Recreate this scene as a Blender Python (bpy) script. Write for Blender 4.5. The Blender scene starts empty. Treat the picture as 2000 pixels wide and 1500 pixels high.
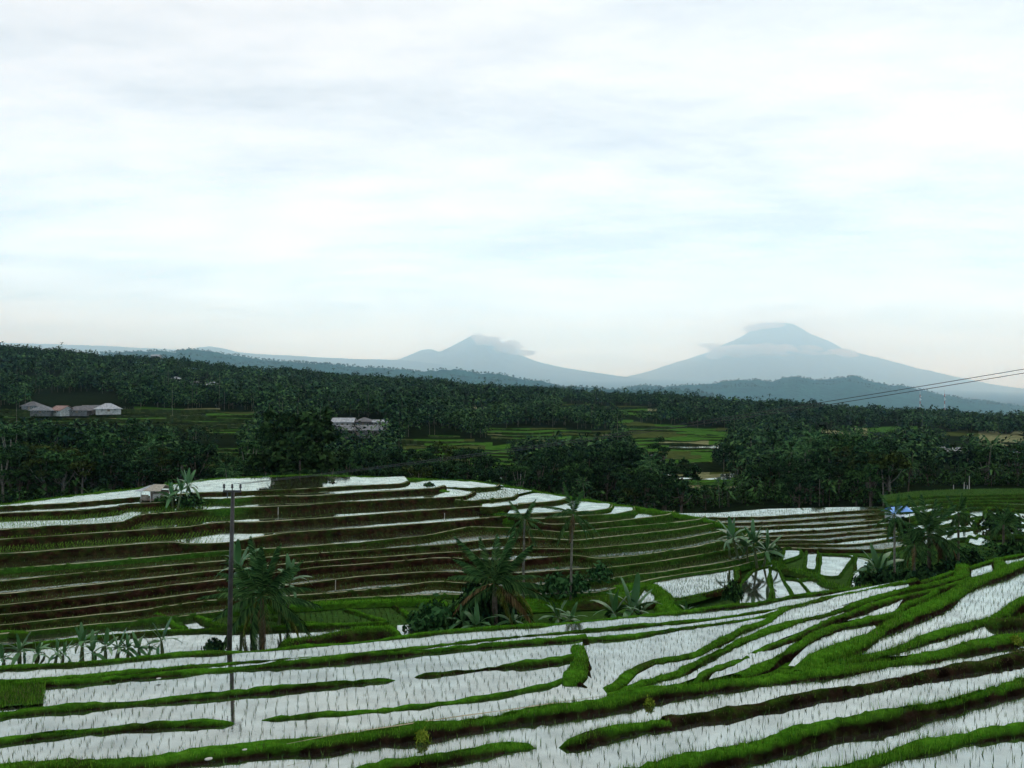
import bpy, bmesh, math, random
import numpy as np
from mathutils import Vector, Matrix
from mathutils.geometry import tessellate_polygon
from mathutils import noise as mnoise

rng = np.random.default_rng(7)
random.seed(7)
S = bpy.context.scene
COL = S.collection
F = 1664.0            # focal length in photo pixels (photo 2000 wide)

# ---------------------------------------------------------------- camera
cam_d = bpy.data.cameras.new('camera')
cam = bpy.data.objects.new('camera', cam_d)
COL.objects.link(cam)
cam.location = (0, 0, 0)
cam.rotation_euler = (math.radians(90), 0, 0)
cam_d.sensor_width = 36.0
cam_d.lens = 36.0 * F / 2000.0
cam_d.clip_start = 0.5
cam_d.clip_end = 200000.0
S.camera = cam

# ---------------------------------------------------------------- world: overcast sky
SUN_EL, SUN_AZ = math.radians(52), math.radians(25)
W = bpy.data.worlds.new('World')
S.world = W
W.use_nodes = True
nt = W.node_tree
nt.nodes.clear()
def N(tree, typ, **kw):
    n = tree.nodes.new(typ)
    for k, v in kw.items():
        setattr(n, k, v)
    return n
out = N(nt, 'ShaderNodeOutputWorld')
bg = N(nt, 'ShaderNodeBackground')
sky = N(nt, 'ShaderNodeTexSky', sky_type='NISHITA')
sky.sun_disc = False
sky.sun_elevation = SUN_EL
sky.sun_rotation = SUN_AZ
sky.air_density = 1.0
sky.dust_density = 2.0
skys = N(nt, 'ShaderNodeMix', data_type='RGBA', blend_type='MULTIPLY')
skys.inputs[0].default_value = 1.0
nt.links.new(sky.outputs[0], skys.inputs[6])
skys.inputs[7].default_value = (0.1, 0.1, 0.1, 1)
tc = N(nt, 'ShaderNodeTexCoord')
sep = N(nt, 'ShaderNodeSeparateXYZ')
nt.links.new(tc.outputs['Generated'], sep.inputs[0])
zc = N(nt, 'ShaderNodeMath', operation='MAXIMUM')
nt.links.new(sep.outputs[2], zc.inputs[0]); zc.inputs[1].default_value = 0.0
za = N(nt, 'ShaderNodeMath', operation='ADD')
nt.links.new(zc.outputs[0], za.inputs[0]); za.inputs[1].default_value = 0.09
dx = N(nt, 'ShaderNodeMath', operation='DIVIDE'); dy = N(nt, 'ShaderNodeMath', operation='DIVIDE')
nt.links.new(sep.outputs[0], dx.inputs[0]); nt.links.new(za.outputs[0], dx.inputs[1])
nt.links.new(sep.outputs[1], dy.inputs[0]); nt.links.new(za.outputs[0], dy.inputs[1])
cmb = N(nt, 'ShaderNodeCombineXYZ')
nt.links.new(dx.outputs[0], cmb.inputs[0]); nt.links.new(dy.outputs[0], cmb.inputs[1])
mp = N(nt, 'ShaderNodeMapping')
mp.inputs['Scale'].default_value = (0.62, 1.0, 1.0)
mp.inputs['Location'].default_value = (3.1, 0.4, 0)
mp.inputs['Rotation'].default_value = (0, 0, math.radians(12))
nt.links.new(cmb.outputs[0], mp.inputs[0])
n1 = N(nt, 'ShaderNodeTexNoise'); n1.inputs['Scale'].default_value = 0.85; n1.inputs['Detail'].default_value = 7
n1.inputs['Roughness'].default_value = 0.55; n1.inputs['Distortion'].default_value = 0.6
n2 = N(nt, 'ShaderNodeTexNoise'); n2.inputs['Scale'].default_value = 3.4; n2.inputs['Detail'].default_value = 6
n2.inputs['Roughness'].default_value = 0.6
nt.links.new(mp.outputs[0], n1.inputs[0]); nt.links.new(mp.outputs[0], n2.inputs[0])
mx = N(nt, 'ShaderNodeMix', data_type='FLOAT'); mx.inputs[0].default_value = 0.42
nt.links.new(n1.outputs[0], mx.inputs[2]); nt.links.new(n2.outputs[0], mx.inputs[3])
rp = N(nt, 'ShaderNodeValToRGB')
rp.color_ramp.elements[0].position = 0.36; rp.color_ramp.elements[0].color = (0.65, 0.685, 0.72, 1)
rp.color_ramp.elements[1].position = 0.62; rp.color_ramp.elements[1].color = (1.08, 1.08, 1.07, 1)
e = rp.color_ramp.elements.new(0.48); e.color = (0.85, 0.885, 0.905, 1)
nt.links.new(mx.outputs[0], rp.inputs[0])
cl = N(nt, 'ShaderNodeMix', data_type='RGBA'); cl.inputs[0].default_value = 0.97
nt.links.new(skys.outputs[2], cl.inputs[6]); nt.links.new(rp.outputs[0], cl.inputs[7])
# sky brighter low down; blue-tinted gain added along the horizon to brighten the haze
el_ = N(nt, 'ShaderNodeMath', operation='MULTIPLY'); nt.links.new(zc.outputs[0], el_.inputs[0]); el_.inputs[1].default_value = -13.0
ex_ = N(nt, 'ShaderNodeMath', operation='EXPONENT'); nt.links.new(el_.outputs[0], ex_.inputs[0])
ring = N(nt, 'ShaderNodeMix', data_type='RGBA'); nt.links.new(ex_.outputs[0], ring.inputs[0])
ring.inputs[6].default_value = (0.97, 0.96, 0.955, 1); ring.inputs[7].default_value = (2.4, 4.6, 6.2, 1)
fin = N(nt, 'ShaderNodeMix', data_type='RGBA', blend_type='MULTIPLY'); fin.inputs[0].default_value = 1.0
nt.links.new(cl.outputs[2], fin.inputs[6]); nt.links.new(ring.outputs[2], fin.inputs[7])
nt.links.new(fin.outputs[2], bg.inputs[0]); bg.inputs[1].default_value = 1.0
nt.links.new(bg.outputs[0], out.inputs[0])

# ---------------------------------------------------------------- sun behind cloud
sd = bpy.data.lights.new('sun', 'SUN')
sd.energy = 1.4
sd.angle = math.radians(20)
sd.color = (1.0, 0.97, 0.92)
sun = bpy.data.objects.new('sun', sd)
COL.objects.link(sun)
sv = Vector((math.sin(SUN_AZ) * math.cos(SUN_EL), math.cos(SUN_AZ) * math.cos(SUN_EL), math.sin(SUN_EL)))
sun.rotation_euler = sv.to_track_quat('Z', 'Y').to_euler()

S.view_settings.view_transform = 'Standard'
S.view_settings.look = 'None'
S.view_settings.exposure = 0.0
S.view_settings.gamma = 1.0
S.view_settings.use_curve_mapping = False
S.cycles.max_bounces = 6
S.cycles.diffuse_bounces = 2
S.cycles.glossy_bounces = 3
S.cycles.transmission_bounces = 2
S.cycles.transparent_max_bounces = 6
S.cycles.volume_bounces = 4
S.cycles.use_denoising = True

# ================================================================ helpers
def tag(o, label=None, cat=None, group=None, kind=None):
    if label: o['label'] = label
    if cat: o['category'] = cat
    if group: o['group'] = group
    if kind: o['kind'] = kind
    return o

def P(px, py, z):
    """photo pixel seen on the horizontal plane at height z -> point of the place"""
    d = -z * F / (py - 750.0)
    return np.array([(px - 1000.0) / F * d, d, z])

def PD(px, py, D):
    return np.array([(px - 1000.0) / F * D, D, -(py - 750.0) / F * D])

def mesh_np(name, verts, faces, mats=(), smooth=False, attrs=None, mat_idx=None):
    """faces: int array (n,3) or (n,4)"""
    me = bpy.data.meshes.new(name)
    verts = np.asarray(verts, dtype=np.float32); faces = np.asarray(faces, dtype=np.int32)
    nv, nf, k = len(verts), len(faces), faces.shape[1]
    me.vertices.add(nv); me.vertices.foreach_set('co', verts.ravel())
    me.loops.add(nf * k); me.loops.foreach_set('vertex_index', faces.ravel())
    me.polygons.add(nf); me.polygons.foreach_set('loop_start', np.arange(0, nf * k, k, dtype=np.int32))
    if mat_idx is not None:
        me.polygons.foreach_set('material_index', np.asarray(mat_idx, dtype=np.int32))
    if smooth:
        me.polygons.foreach_set('use_smooth', np.ones(nf, dtype=bool))
    me.update(calc_edges=True)
    if attrs:
        for an, av in attrs.items():
            a = me.attributes.new(an, 'FLOAT', 'POINT')
            a.data.foreach_set('value', np.asarray(av, dtype=np.float32))
    for m in mats: me.materials.append(m)
    return me

def link(name, me, parent=None, loc=None, rot=None, scale=None):
    o = bpy.data.objects.new(name, me)
    COL.objects.link(o)
    if parent: o.parent = parent
    if loc is not None: o.location = [float(v) for v in loc]
    if rot is not None: o.rotation_euler = rot
    if scale is not None: o.scale = (scale,) * 3 if np.isscalar(scale) else scale
    return o

def empty(name, loc, rz=0.0, s=1.0):
    o = bpy.data.objects.new(name, None)
    COL.objects.link(o)
    o.empty_display_size = 0.5
    o.location = [float(v) for v in loc]; o.rotation_euler = (0, 0, rz); o.scale = (s, s, s)
    return o

class MB:
    def __init__(s): s.v = []; s.f = []; s.m = []
    def quad(s, a, b, c, d, m=0):
        i = len(s.v); s.v += [tuple(a), tuple(b), tuple(c), tuple(d)]; s.f.append((i, i+1, i+2, i+3)); s.m.append(m)
    def tri(s, a, b, c, m=0):
        i = len(s.v); s.v += [tuple(a), tuple(b), tuple(c)]; s.f.append((i, i+1, i+2)); s.m.append(m)
    def box(s, c, size, m=0, rz=0.0):
        hx, hy, hz = size[0]/2, size[1]/2, size[2]/2
        i = len(s.v); cs, sn = math.cos(rz), math.sin(rz)
        for z in (-hz, hz):
            for x, y in ((-hx, -hy), (hx, -hy), (hx, hy), (-hx, hy)):
                s.v.append((c[0] + x*cs - y*sn, c[1] + x*sn + y*cs, c[2] + z))
        for q in ((3,2,1,0), (4,5,6,7), (0,1,5,4), (1,2,6,5), (2,3,7,6), (3,0,4,7)):
            s.f.append(tuple(i + k for k in q)); s.m.append(m)
    def tube(s, pts, rad, n=8, m=0, cap=True):
        pts = [Vector(p) for p in pts]
        i0 = len(s.v); K = len(pts)
        for k, p in enumerate(pts):
            t = (pts[min(k+1, K-1)] - pts[max(k-1, 0)]).normalized()
            a = t.orthogonal().normalized() if abs(t.z) < 0.9 else Vector((1, 0, 0)) - t * t.x
            a.normalize(); b = t.cross(a)
            r = rad[k] if hasattr(rad, '__len__') else rad
            for j in range(n):
                th = 2 * math.pi * j / n
                s.v.append(tuple(p + a * (r * math.cos(th)) + b * (r * math.sin(th))))
        for k in range(K - 1):
            for j in range(n):
                j2 = (j + 1) % n
                s.f.append((i0+k*n+j, i0+k*n+j2, i0+(k+1)*n+j2, i0+(k+1)*n+j)); s.m.append(m)
        if cap:
            s.f.append(tuple(i0 + j for j in range(n))[::-1]); s.m.append(m)
            s.f.append(tuple(i0 + (K-1)*n + j for j in range(n))); s.m.append(m)
    def mesh(s, name, mats, smooth=False):
        me = bpy.data.meshes.new(name)
        me.from_pydata(s.v, [], s.f)
        for m in (mats if isinstance(mats, (list, tuple)) else [mats]): me.materials.append(m)
        me.polygons.foreach_set('material_index', s.m)
        if smooth: me.polygons.foreach_set('use_smooth', [True] * len(s.f))
        me.update()
        return me
    def build(s, name, mats, parent=None, smooth=False, **kw):
        return link(name, s.mesh(name, mats, smooth), parent, **kw)

# ---------------------------------------------------------------- materials
def mat(name, ior=1.5):
    m = bpy.data.materials.new(name); m.use_nodes = True
    t = m.node_tree
    b = t.nodes['Principled BSDF']
    b.inputs['IOR'].default_value = ior
    return m, t, b

def noise_col(t, cols, scale=1.0, detail=5, coord='Object', rough=0.6, extra=None, extra_w=0.5):
    c = N(t, 'ShaderNodeTexCoord')
    n = N(t, 'ShaderNodeTexNoise'); n.inputs['Scale'].default_value = scale; n.inputs['Detail'].default_value = detail
    n.inputs['Roughness'].default_value = rough
    if coord == 'World':
        g = N(t, 'ShaderNodeNewGeometry'); t.links.new(g.outputs['Position'], n.inputs[0])
    else:
        t.links.new(c.outputs[coord], n.inputs[0])
    v = n.outputs[0]
    if extra is not None:
        m = N(t, 'ShaderNodeMix', data_type='FLOAT'); m.inputs[0].default_value = extra_w
        t.links.new(v, m.inputs[2]); t.links.new(extra, m.inputs[3]); v = m.outputs[0]
    r = N(t, 'ShaderNodeValToRGB')
    els = r.color_ramp.elements
    lo, hi = 0.3, 0.7
    for i, cc in enumerate(cols):
        p = lo + (hi - lo) * i / max(1, len(cols) - 1)
        if i == 0: els[0].position = p; els[0].color = (*cc, 1)
        elif i == len(cols) - 1: els[-1].position = p; els[-1].color = (*cc, 1)
        else:
            e = els.new(p); e.color = (*cc, 1)
    t.links.new(v, r.inputs[0])
    return r.outputs[0], n

def bump(t, b, scale, strength, dist=0.05, coord='World', detail=4):
    n = N(t, 'ShaderNodeTexNoise'); n.inputs['Scale'].default_value = scale; n.inputs['Detail'].default_value = detail
    if coord == 'World':
        g = N(t, 'ShaderNodeNewGeometry'); t.links.new(g.outputs['Position'], n.inputs[0])
    else:
        c = N(t, 'ShaderNodeTexCoord'); t.links.new(c.outputs[coord], n.inputs[0])
    bm = N(t, 'ShaderNodeBump'); bm.inputs['Strength'].default_value = strength; bm.inputs['Distance'].default_value = dist
    t.links.new(n.outputs[0], bm.inputs['Height'])
    t.links.new(bm.outputs[0], b.inputs['Normal'])

def simple(name, cols, scale=2.0, rough=0.85, coord='Object', bmp=None, spec=0.3):
    m, t, b = mat(name, 1.5 if spec > .1 else 1.01)
    c, _ = noise_col(t, cols, scale, coord=coord)
    t.links.new(c, b.inputs['Base Color'])
    b.inputs['Roughness'].default_value = rough
    b.inputs['Specular IOR Level'].default_value = spec
    if bmp: bump(t, b, bmp[0], bmp[1], bmp[2], coord=coord)
    return m

def leafy(name, cols, scale=0.35, coord='World', spec=0.08, rough=0.7, w=0.55, ior=1.12):
    """leaf cards: colour from a coarse noise (whole boughs) mixed with a random value per leaf"""
    m, t, b = mat(name, ior)
    g = N(t, 'ShaderNodeNewGeometry')
    c, _ = noise_col(t, cols, scale, coord=coord, extra=g.outputs['Random Per Island'], extra_w=w)
    t.links.new(c, b.inputs['Base Color'])
    b.inputs['Roughness'].default_value = rough
    b.inputs['Specular IOR Level'].default_value = spec
    return m

M = {}
# bank: mud and grass blended by the vertex attribute «grassy»
def bank_mat(name, mud, grass):
    m, t, b = mat(name, 1.02)
    at = N(t, 'ShaderNodeAttribute', attribute_name='grassy')
    g = N(t, 'ShaderNodeNewGeometry')
    n = N(t, 'ShaderNodeTexNoise'); n.inputs['Scale'].default_value = 1.3; n.inputs['Detail'].default_value = 6; n.inputs['Roughness'].default_value = 0.7
    t.links.new(g.outputs['Position'], n.inputs[0])
    a = N(t, 'ShaderNodeMath', operation='MULTIPLY_ADD'); a.inputs[1].default_value = 1.5; a.inputs[2].default_value = -0.75
    t.links.new(n.outputs[0], a.inputs[0])
    s = N(t, 'ShaderNodeMath', operation='ADD', use_clamp=True)
    t.links.new(at.outputs['Fac'], s.inputs[0]); t.links.new(a.outputs[0], s.inputs[1])
    c1, _ = noise_col(t, mud, 2.2, coord='World'); c2, _ = noise_col(t, grass, 3.1, coord='World', detail=8, rough=0.75)
    mx = N(t, 'ShaderNodeMix', data_type='RGBA')
    t.links.new(s.outputs[0], mx.inputs[0]); t.links.new(c1, mx.inputs[6]); t.links.new(c2, mx.inputs[7])
    t.links.new(mx.outputs[2], b.inputs['Base Color'])
    b.inputs['Roughness'].default_value = 0.9; b.inputs['Specular IOR Level'].default_value = 0.15
    bump(t, b, 7.0, 0.7, 0.1)
    return m
MUD = [(0.004, 0.0025, 0.0018), (0.011, 0.0065, 0.0042), (0.028, 0.016, 0.010)]
GRS = [(0.010, 0.038, 0.003), (0.032, 0.105, 0.006), (0.065, 0.17, 0.012)]
M['bank'] = bank_mat('bank', MUD, GRS)
M['hillbank'] = bank_mat('hillbank', [(0.004, 0.002, 0.0014), (0.014, 0.0062, 0.0036), (0.036, 0.016, 0.0095)],
                         [(0.008, 0.026, 0.004), (0.020, 0.062, 0.007), (0.042, 0.11, 0.012)])
M['field'] = bank_mat('field', [(0.012, 0.016, 0.006), (0.022, 0.028, 0.010), (0.04, 0.045, 0.018)],
                      [(0.012, 0.034, 0.008), (0.026, 0.07, 0.012), (0.045, 0.10, 0.018)])

def water_mat(name, mud, reflect, ripple, graze=1.0):
    m = bpy.data.materials.new(name); m.use_nodes = True
    t = m.node_tree; t.nodes.clear()
    o = N(t, 'ShaderNodeOutputMaterial')
    g = N(t, 'ShaderNodeNewGeometry')
    d = N(t, 'ShaderNodeBsdfDiffuse')
    c, _ = noise_col(t, mud, 0.5, coord='World')
    t.links.new(c, d.inputs[0])
    gl = N(t, 'ShaderNodeBsdfGlossy'); rr_ = N(t, 'ShaderNodeTexNoise'); rr_.inputs['Scale'].default_value = 0.25; rr_.inputs['Detail'].default_value = 5; t.links.new(g.outputs['Position'], rr_.inputs[0])
    rm_ = N(t, 'ShaderNodeMapRange'); rm_.inputs[1].default_value = 0.4; rm_.inputs[2].default_value = 0.65; rm_.inputs[3].default_value = 0.02; rm_.inputs[4].default_value = 0.10
    t.links.new(rr_.outputs[0], rm_.inputs[0]); t.links.new(rm_.outputs[0], gl.inputs['Roughness'])
    gl.inputs[0].default_value = (0.86, 0.94, 0.88, 1)
    fr = N(t, 'ShaderNodeFresnel'); fr.inputs[0].default_value = 1.33
    ma = N(t, 'ShaderNodeMath', operation='MULTIPLY_ADD', use_clamp=True); ma.inputs[1].default_value = (1.0 - reflect) * graze; ma.inputs[2].default_value = reflect
    t.links.new(fr.outputs[0], ma.inputs[0])
    # patches where mud or scum breaks the mirror
    n = N(t, 'ShaderNodeTexNoise'); n.inputs['Scale'].default_value = 0.9; n.inputs['Detail'].default_value = 6
    t.links.new(g.outputs['Position'], n.inputs[0])
    mr = N(t, 'ShaderNodeMapRange'); mr.inputs[1].default_value = 0.35; mr.inputs[2].default_value = 0.65; mr.inputs[3].default_value = 0.76; mr.inputs[4].default_value = 1.0
    t.links.new(n.outputs[0], mr.inputs[0])
    mm = N(t, 'ShaderNodeMath', operation='MULTIPLY'); t.links.new(ma.outputs[0], mm.inputs[0]); t.links.new(mr.outputs[0], mm.inputs[1])
    mix = N(t, 'ShaderNodeMixShader')
    t.links.new(mm.outputs[0], mix.inputs[0]); t.links.new(d.outputs[0], mix.inputs[1]); t.links.new(gl.outputs[0], mix.inputs[2])
    mpn = N(t, 'ShaderNodeMapping'); mpn.inputs['Scale'].default_value = (1.0, 2.2, 1.0); t.links.new(g.outputs['Position'], mpn.inputs[0])
    rn = N(t, 'ShaderNodeTexNoise'); rn.inputs['Scale'].default_value = 2.2; rn.inputs['Detail'].default_value = 3; t.links.new(mpn.outputs[0], rn.inputs[0])
    bm = N(t, 'ShaderNodeBump'); bm.inputs['Strength'].default_value = ripple; bm.inputs['Distance'].default_value = 0.02
    t.links.new(rn.outputs[0], bm.inputs['Height']); t.links.new(bm.outputs[0], gl.inputs['Normal'])
    t.links.new(mix.outputs[0], o.inputs[0])
    return m
M['water'] = water_mat('muddy_water', [(0.014, 0.013, 0.010), (0.030, 0.028, 0.022)], 0.56, 0.05)
M['hillwater'] = water_mat('terrace_water', [(0.014, 0.013, 0.006), (0.026, 0.026, 0.012)], 0.52, 0.012)

M['wetmud'] = water_mat('wet_terrace_mud', [(0.010, 0.010, 0.004), (0.022, 0.026, 0.008), (0.03, 0.02, 0.012)], 0.24, 0.03, 0.35)
M['rice'] = leafy('rice_leaf', [(0.014, 0.032, 0.007), (0.034, 0.072, 0.015), (0.08, 0.135, 0.035)], 0.4)
M['floor'] = simple('forest_floor', [(0.003, 0.006, 0.003), (0.006, 0.011, 0.005), (0.010, 0.016, 0.006)], 0.3, coord='World', spec=0.05)
M['blade'] = leafy('grass_blade', [(0.024, 0.075, 0.004), (0.058, 0.155, 0.010), (0.13, 0.26, 0.024)], 0.8)
M['straw'] = leafy('dry_straw', [(0.03, 0.02, 0.014), (0.07, 0.05, 0.03), (0.16, 0.12, 0.07)], 1.0)
M['forest'] = leafy('forest_leaf', [(0.002, 0.006, 0.006), (0.006, 0.018, 0.011), (0.020, 0.052, 0.022), (0.065, 0.125, 0.038)], 0.06, w=0.38)
M['broad_dark'] = leafy('broadleaf_dark', [(0.003, 0.009, 0.005), (0.009, 0.026, 0.011), (0.028, 0.066, 0.022)], 0.35)
M['broad_mid'] = leafy('broadleaf_mid', [(0.005, 0.014, 0.006), (0.017, 0.046, 0.014), (0.048, 0.105, 0.028)], 0.35)
M['broad_olive'] = leafy('broadleaf_olive', [(0.009, 0.015, 0.004), (0.022, 0.035, 0.008), (0.045, 0.065, 0.014)], 0.35)
M['bamboo'] = leafy('bamboo_leaf', [(0.004, 0.011, 0.004), (0.012, 0.028, 0.009), (0.032, 0.062, 0.018)], 0.4)
M['palm'] = leafy('palm_leaflet', [(0.009, 0.026, 0.009), (0.026, 0.066, 0.020), (0.066, 0.13, 0.038)], 0.5)
M['palm_dry'] = leafy('palm_dry', [(0.04, 0.025, 0.012), (0.09, 0.06, 0.025), (0.16, 0.11, 0.05)], 0.5)
M['palm_gold'] = leafy('palm_gold', [(0.035, 0.045, 0.008), (0.07, 0.085, 0.014), (0.13, 0.14, 0.03)], 0.5)
M['banana'] = leafy('banana_leaf', [(0.012, 0.042, 0.014), (0.030, 0.090, 0.026), (0.075, 0.17, 0.055)], 0.7, spec=0.35, rough=0.45, ior=1.4)
M['shrub'] = leafy('shrub_leaf', [(0.006, 0.022, 0.008), (0.018, 0.060, 0.018), (0.05, 0.12, 0.04)], 0.9)
M['yellow'] = leafy('yellow_leaf', [(0.06, 0.10, 0.008), (0.12, 0.17, 0.015), (0.2, 0.24, 0.03)], 2.0)
M['bark'] = simple('bark', [(0.03, 0.022, 0.016), (0.07, 0.055, 0.04), (0.12, 0.10, 0.08)], 3.0, bmp=(12, 0.6, 0.05))
M['bark_pale'] = simple('bark_pale', [(0.05, 0.044, 0.034), (0.11, 0.10, 0.08), (0.20, 0.18, 0.15)], 3.0, bmp=(12, 0.6, 0.05))
M['stem'] = simple('banana_stem', [(0.03, 0.05, 0.02), (0.06, 0.08, 0.03), (0.10, 0.08, 0.04)], 3.0)
M['steel_dark'] = simple('dark_steel', [(0.012, 0.012, 0.012), (0.025, 0.022, 0.02), (0.05, 0.04, 0.035)], 4.0, rough=0.6)
M['wire'] = simple('cable', [(0.015, 0.015, 0.015), (0.02, 0.02, 0.02)], 2.0, rough=0.5)
M['ceramic'] = simple('ceramic', [(0.015, 0.015, 0.018), (0.03, 0.03, 0.03)], 4.0, rough=0.3)
M['roof_grey'] = simple('roof_grey', [(0.06, 0.065, 0.07), (0.115, 0.12, 0.125), (0.19, 0.19, 0.2)], 1.6)
M['roof_dark'] = simple('roof_dark', [(0.05, 0.05, 0.055), (0.09, 0.09, 0.095), (0.14, 0.13, 0.13)], 1.2)
M['roof_pale'] = simple('roof_pale', [(0.13, 0.14, 0.15), (0.25, 0.26, 0.27), (0.38, 0.39, 0.40)], 1.6)
M['roof_red'] = simple('roof_red', [(0.12, 0.07, 0.06), (0.20, 0.12, 0.10), (0.30, 0.20, 0.18)], 1.2)
M['thatch'] = simple('thatch', [(0.16, 0.14, 0.11), (0.26, 0.23, 0.18), (0.36, 0.33, 0.27)], 5.0, bmp=(20, 0.6, 0.03))
M['plaster'] = simple('plaster', [(0.18, 0.18, 0.17), (0.30, 0.30, 0.28), (0.42, 0.42, 0.40)], 1.5)
M['plaster_grey'] = simple('plaster_grey', [(0.05, 0.05, 0.05), (0.09, 0.09, 0.09), (0.14, 0.14, 0.135)], 1.5)
M['wood'] = simple('wood', [(0.07, 0.05, 0.035), (0.14, 0.11, 0.08), (0.22, 0.18, 0.14)], 4.0)
M['wood_pale'] = simple('wood_pale', [(0.25, 0.24, 0.22), (0.38, 0.36, 0.33), (0.48, 0.46, 0.43)], 4.0)
M['glass_dark'] = simple('window_glass', [(0.02, 0.022, 0.025), (0.03, 0.035, 0.04)], 2.0, rough=0.15, spec=0.6)
M['tarp_blue'] = simple('tarp_blue', [(0.05, 0.16, 0.42), (0.10, 0.26, 0.58), (0.2, 0.4, 0.7)], 3.0, rough=0.5)
M['white_paint'] = simple('white_paint', [(0.55, 0.57, 0.58), (0.72, 0.74, 0.75)], 2.0)
M['red_paint'] = simple('red_paint', [(0.35, 0.04, 0.03), (0.45, 0.06, 0.05)], 2.0)
M['stone'] = simple('stone', [(0.25, 0.24, 0.22), (0.4, 0.39, 0.37), (0.55, 0.54, 0.52)], 5.0, bmp=(20, 0.4, 0.02))
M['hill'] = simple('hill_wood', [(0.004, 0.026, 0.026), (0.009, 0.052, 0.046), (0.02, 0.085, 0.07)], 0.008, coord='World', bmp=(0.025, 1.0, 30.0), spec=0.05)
M['rock'] = simple('volcano_slope', [(0.02, 0.028, 0.03), (0.035, 0.045, 0.045), (0.055, 0.06, 0.06)], 0.0005, coord='World', bmp=(0.0018, 1.0, 330.0), spec=0.05)
M['palm_far'] = leafy('palm_leaflet_light', [(0.012, 0.034, 0.014), (0.036, 0.090, 0.032), (0.09, 0.17, 0.06)], 0.5)
M['lip'] = simple('pale_rim', [(0.10, 0.12, 0.05), (0.24, 0.24, 0.15), (0.38, 0.36, 0.25)], 0.8, coord='World', spec=.05)
M['path'] = simple('dry_path', [(0.14, 0.12, 0.07), (0.24, 0.21, 0.13), (0.34, 0.31, 0.2)], 3.0, coord='World')

# ================================================================ terrain
def smooth_line(pts, step, it=3):
    """pts (n,3) -> evenly spaced, gently rounded polyline"""
    pts = np.asarray(pts, float)
    seg = np.linalg.norm(np.diff(pts, axis=0), axis=1)
    s = np.concatenate([[0], np.cumsum(seg)])
    n = max(4, int(s[-1] / step) + 1)
    t = np.linspace(0, s[-1], n)
    q = np.stack([np.interp(t, s, pts[:, k]) for k in range(3)], 1)
    for _ in range(it):
        r = q.copy(); r[1:-1] = (q[:-2] + 2 * q[1:-1] + q[2:]) / 4; q = r
    return q

def normals2(q):
    t = np.gradient(q[:, :2], axis=0)
    t /= np.linalg.norm(t, axis=1)[:, None] + 1e-9
    n = np.stack([t[:, 1], -t[:, 0]], 1)          # right of travel
    # the side that looks at the viewpoint, decided once for the whole line
    if np.sum(np.sum(n * -q[:, :2], 1)) < 0: n = -n
    return n

def snoise(n, k, amp, r=rng):
    """smooth 1D noise of n samples, feature k samples"""
    m = max(4, int(n / k) + 3)
    return amp * np.interp(np.linspace(0, m - 1, n), np.arange(m), r.normal(0, 1, m))

GRASS_V, STRAW_V = [], []       # blades collected here, built as stuff below
def add_blades(pos, length, width, lean=0.5, store=None):
    """pos (n,3); single-triangle blades that lean at random"""
    n = len(pos)
    if n == 0: return
    a = rng.uniform(0, 2 * np.pi, n); b = rng.uniform(0, 2 * np.pi, n)
    L = length * rng.uniform(0.5, 1.25, n)
    w = width * rng.uniform(0.6, 1.3, n)
    ln = L * lean * rng.uniform(0.1, 1.0, n)
    side = np.stack([np.cos(a), np.sin(a), np.zeros(n)], 1) * (w / 2)[:, None]
    tip = pos + np.stack([np.cos(b) * ln, np.sin(b) * ln, np.sqrt(np.maximum(L**2 - ln**2, 0.01 * L**2))], 1)
    lo = pos - np.array([0, 0, 0.03])
    (GRASS_V if store is None else store).append(np.stack([lo - side, lo + side, tip], 1))

LINES = {}
def px_line(pts, z):
    if np.isscalar(z): z = [z] * len(pts)
    return np.array([P(p[0], p[1], zz) for p, zz in zip(pts, z)])

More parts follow.
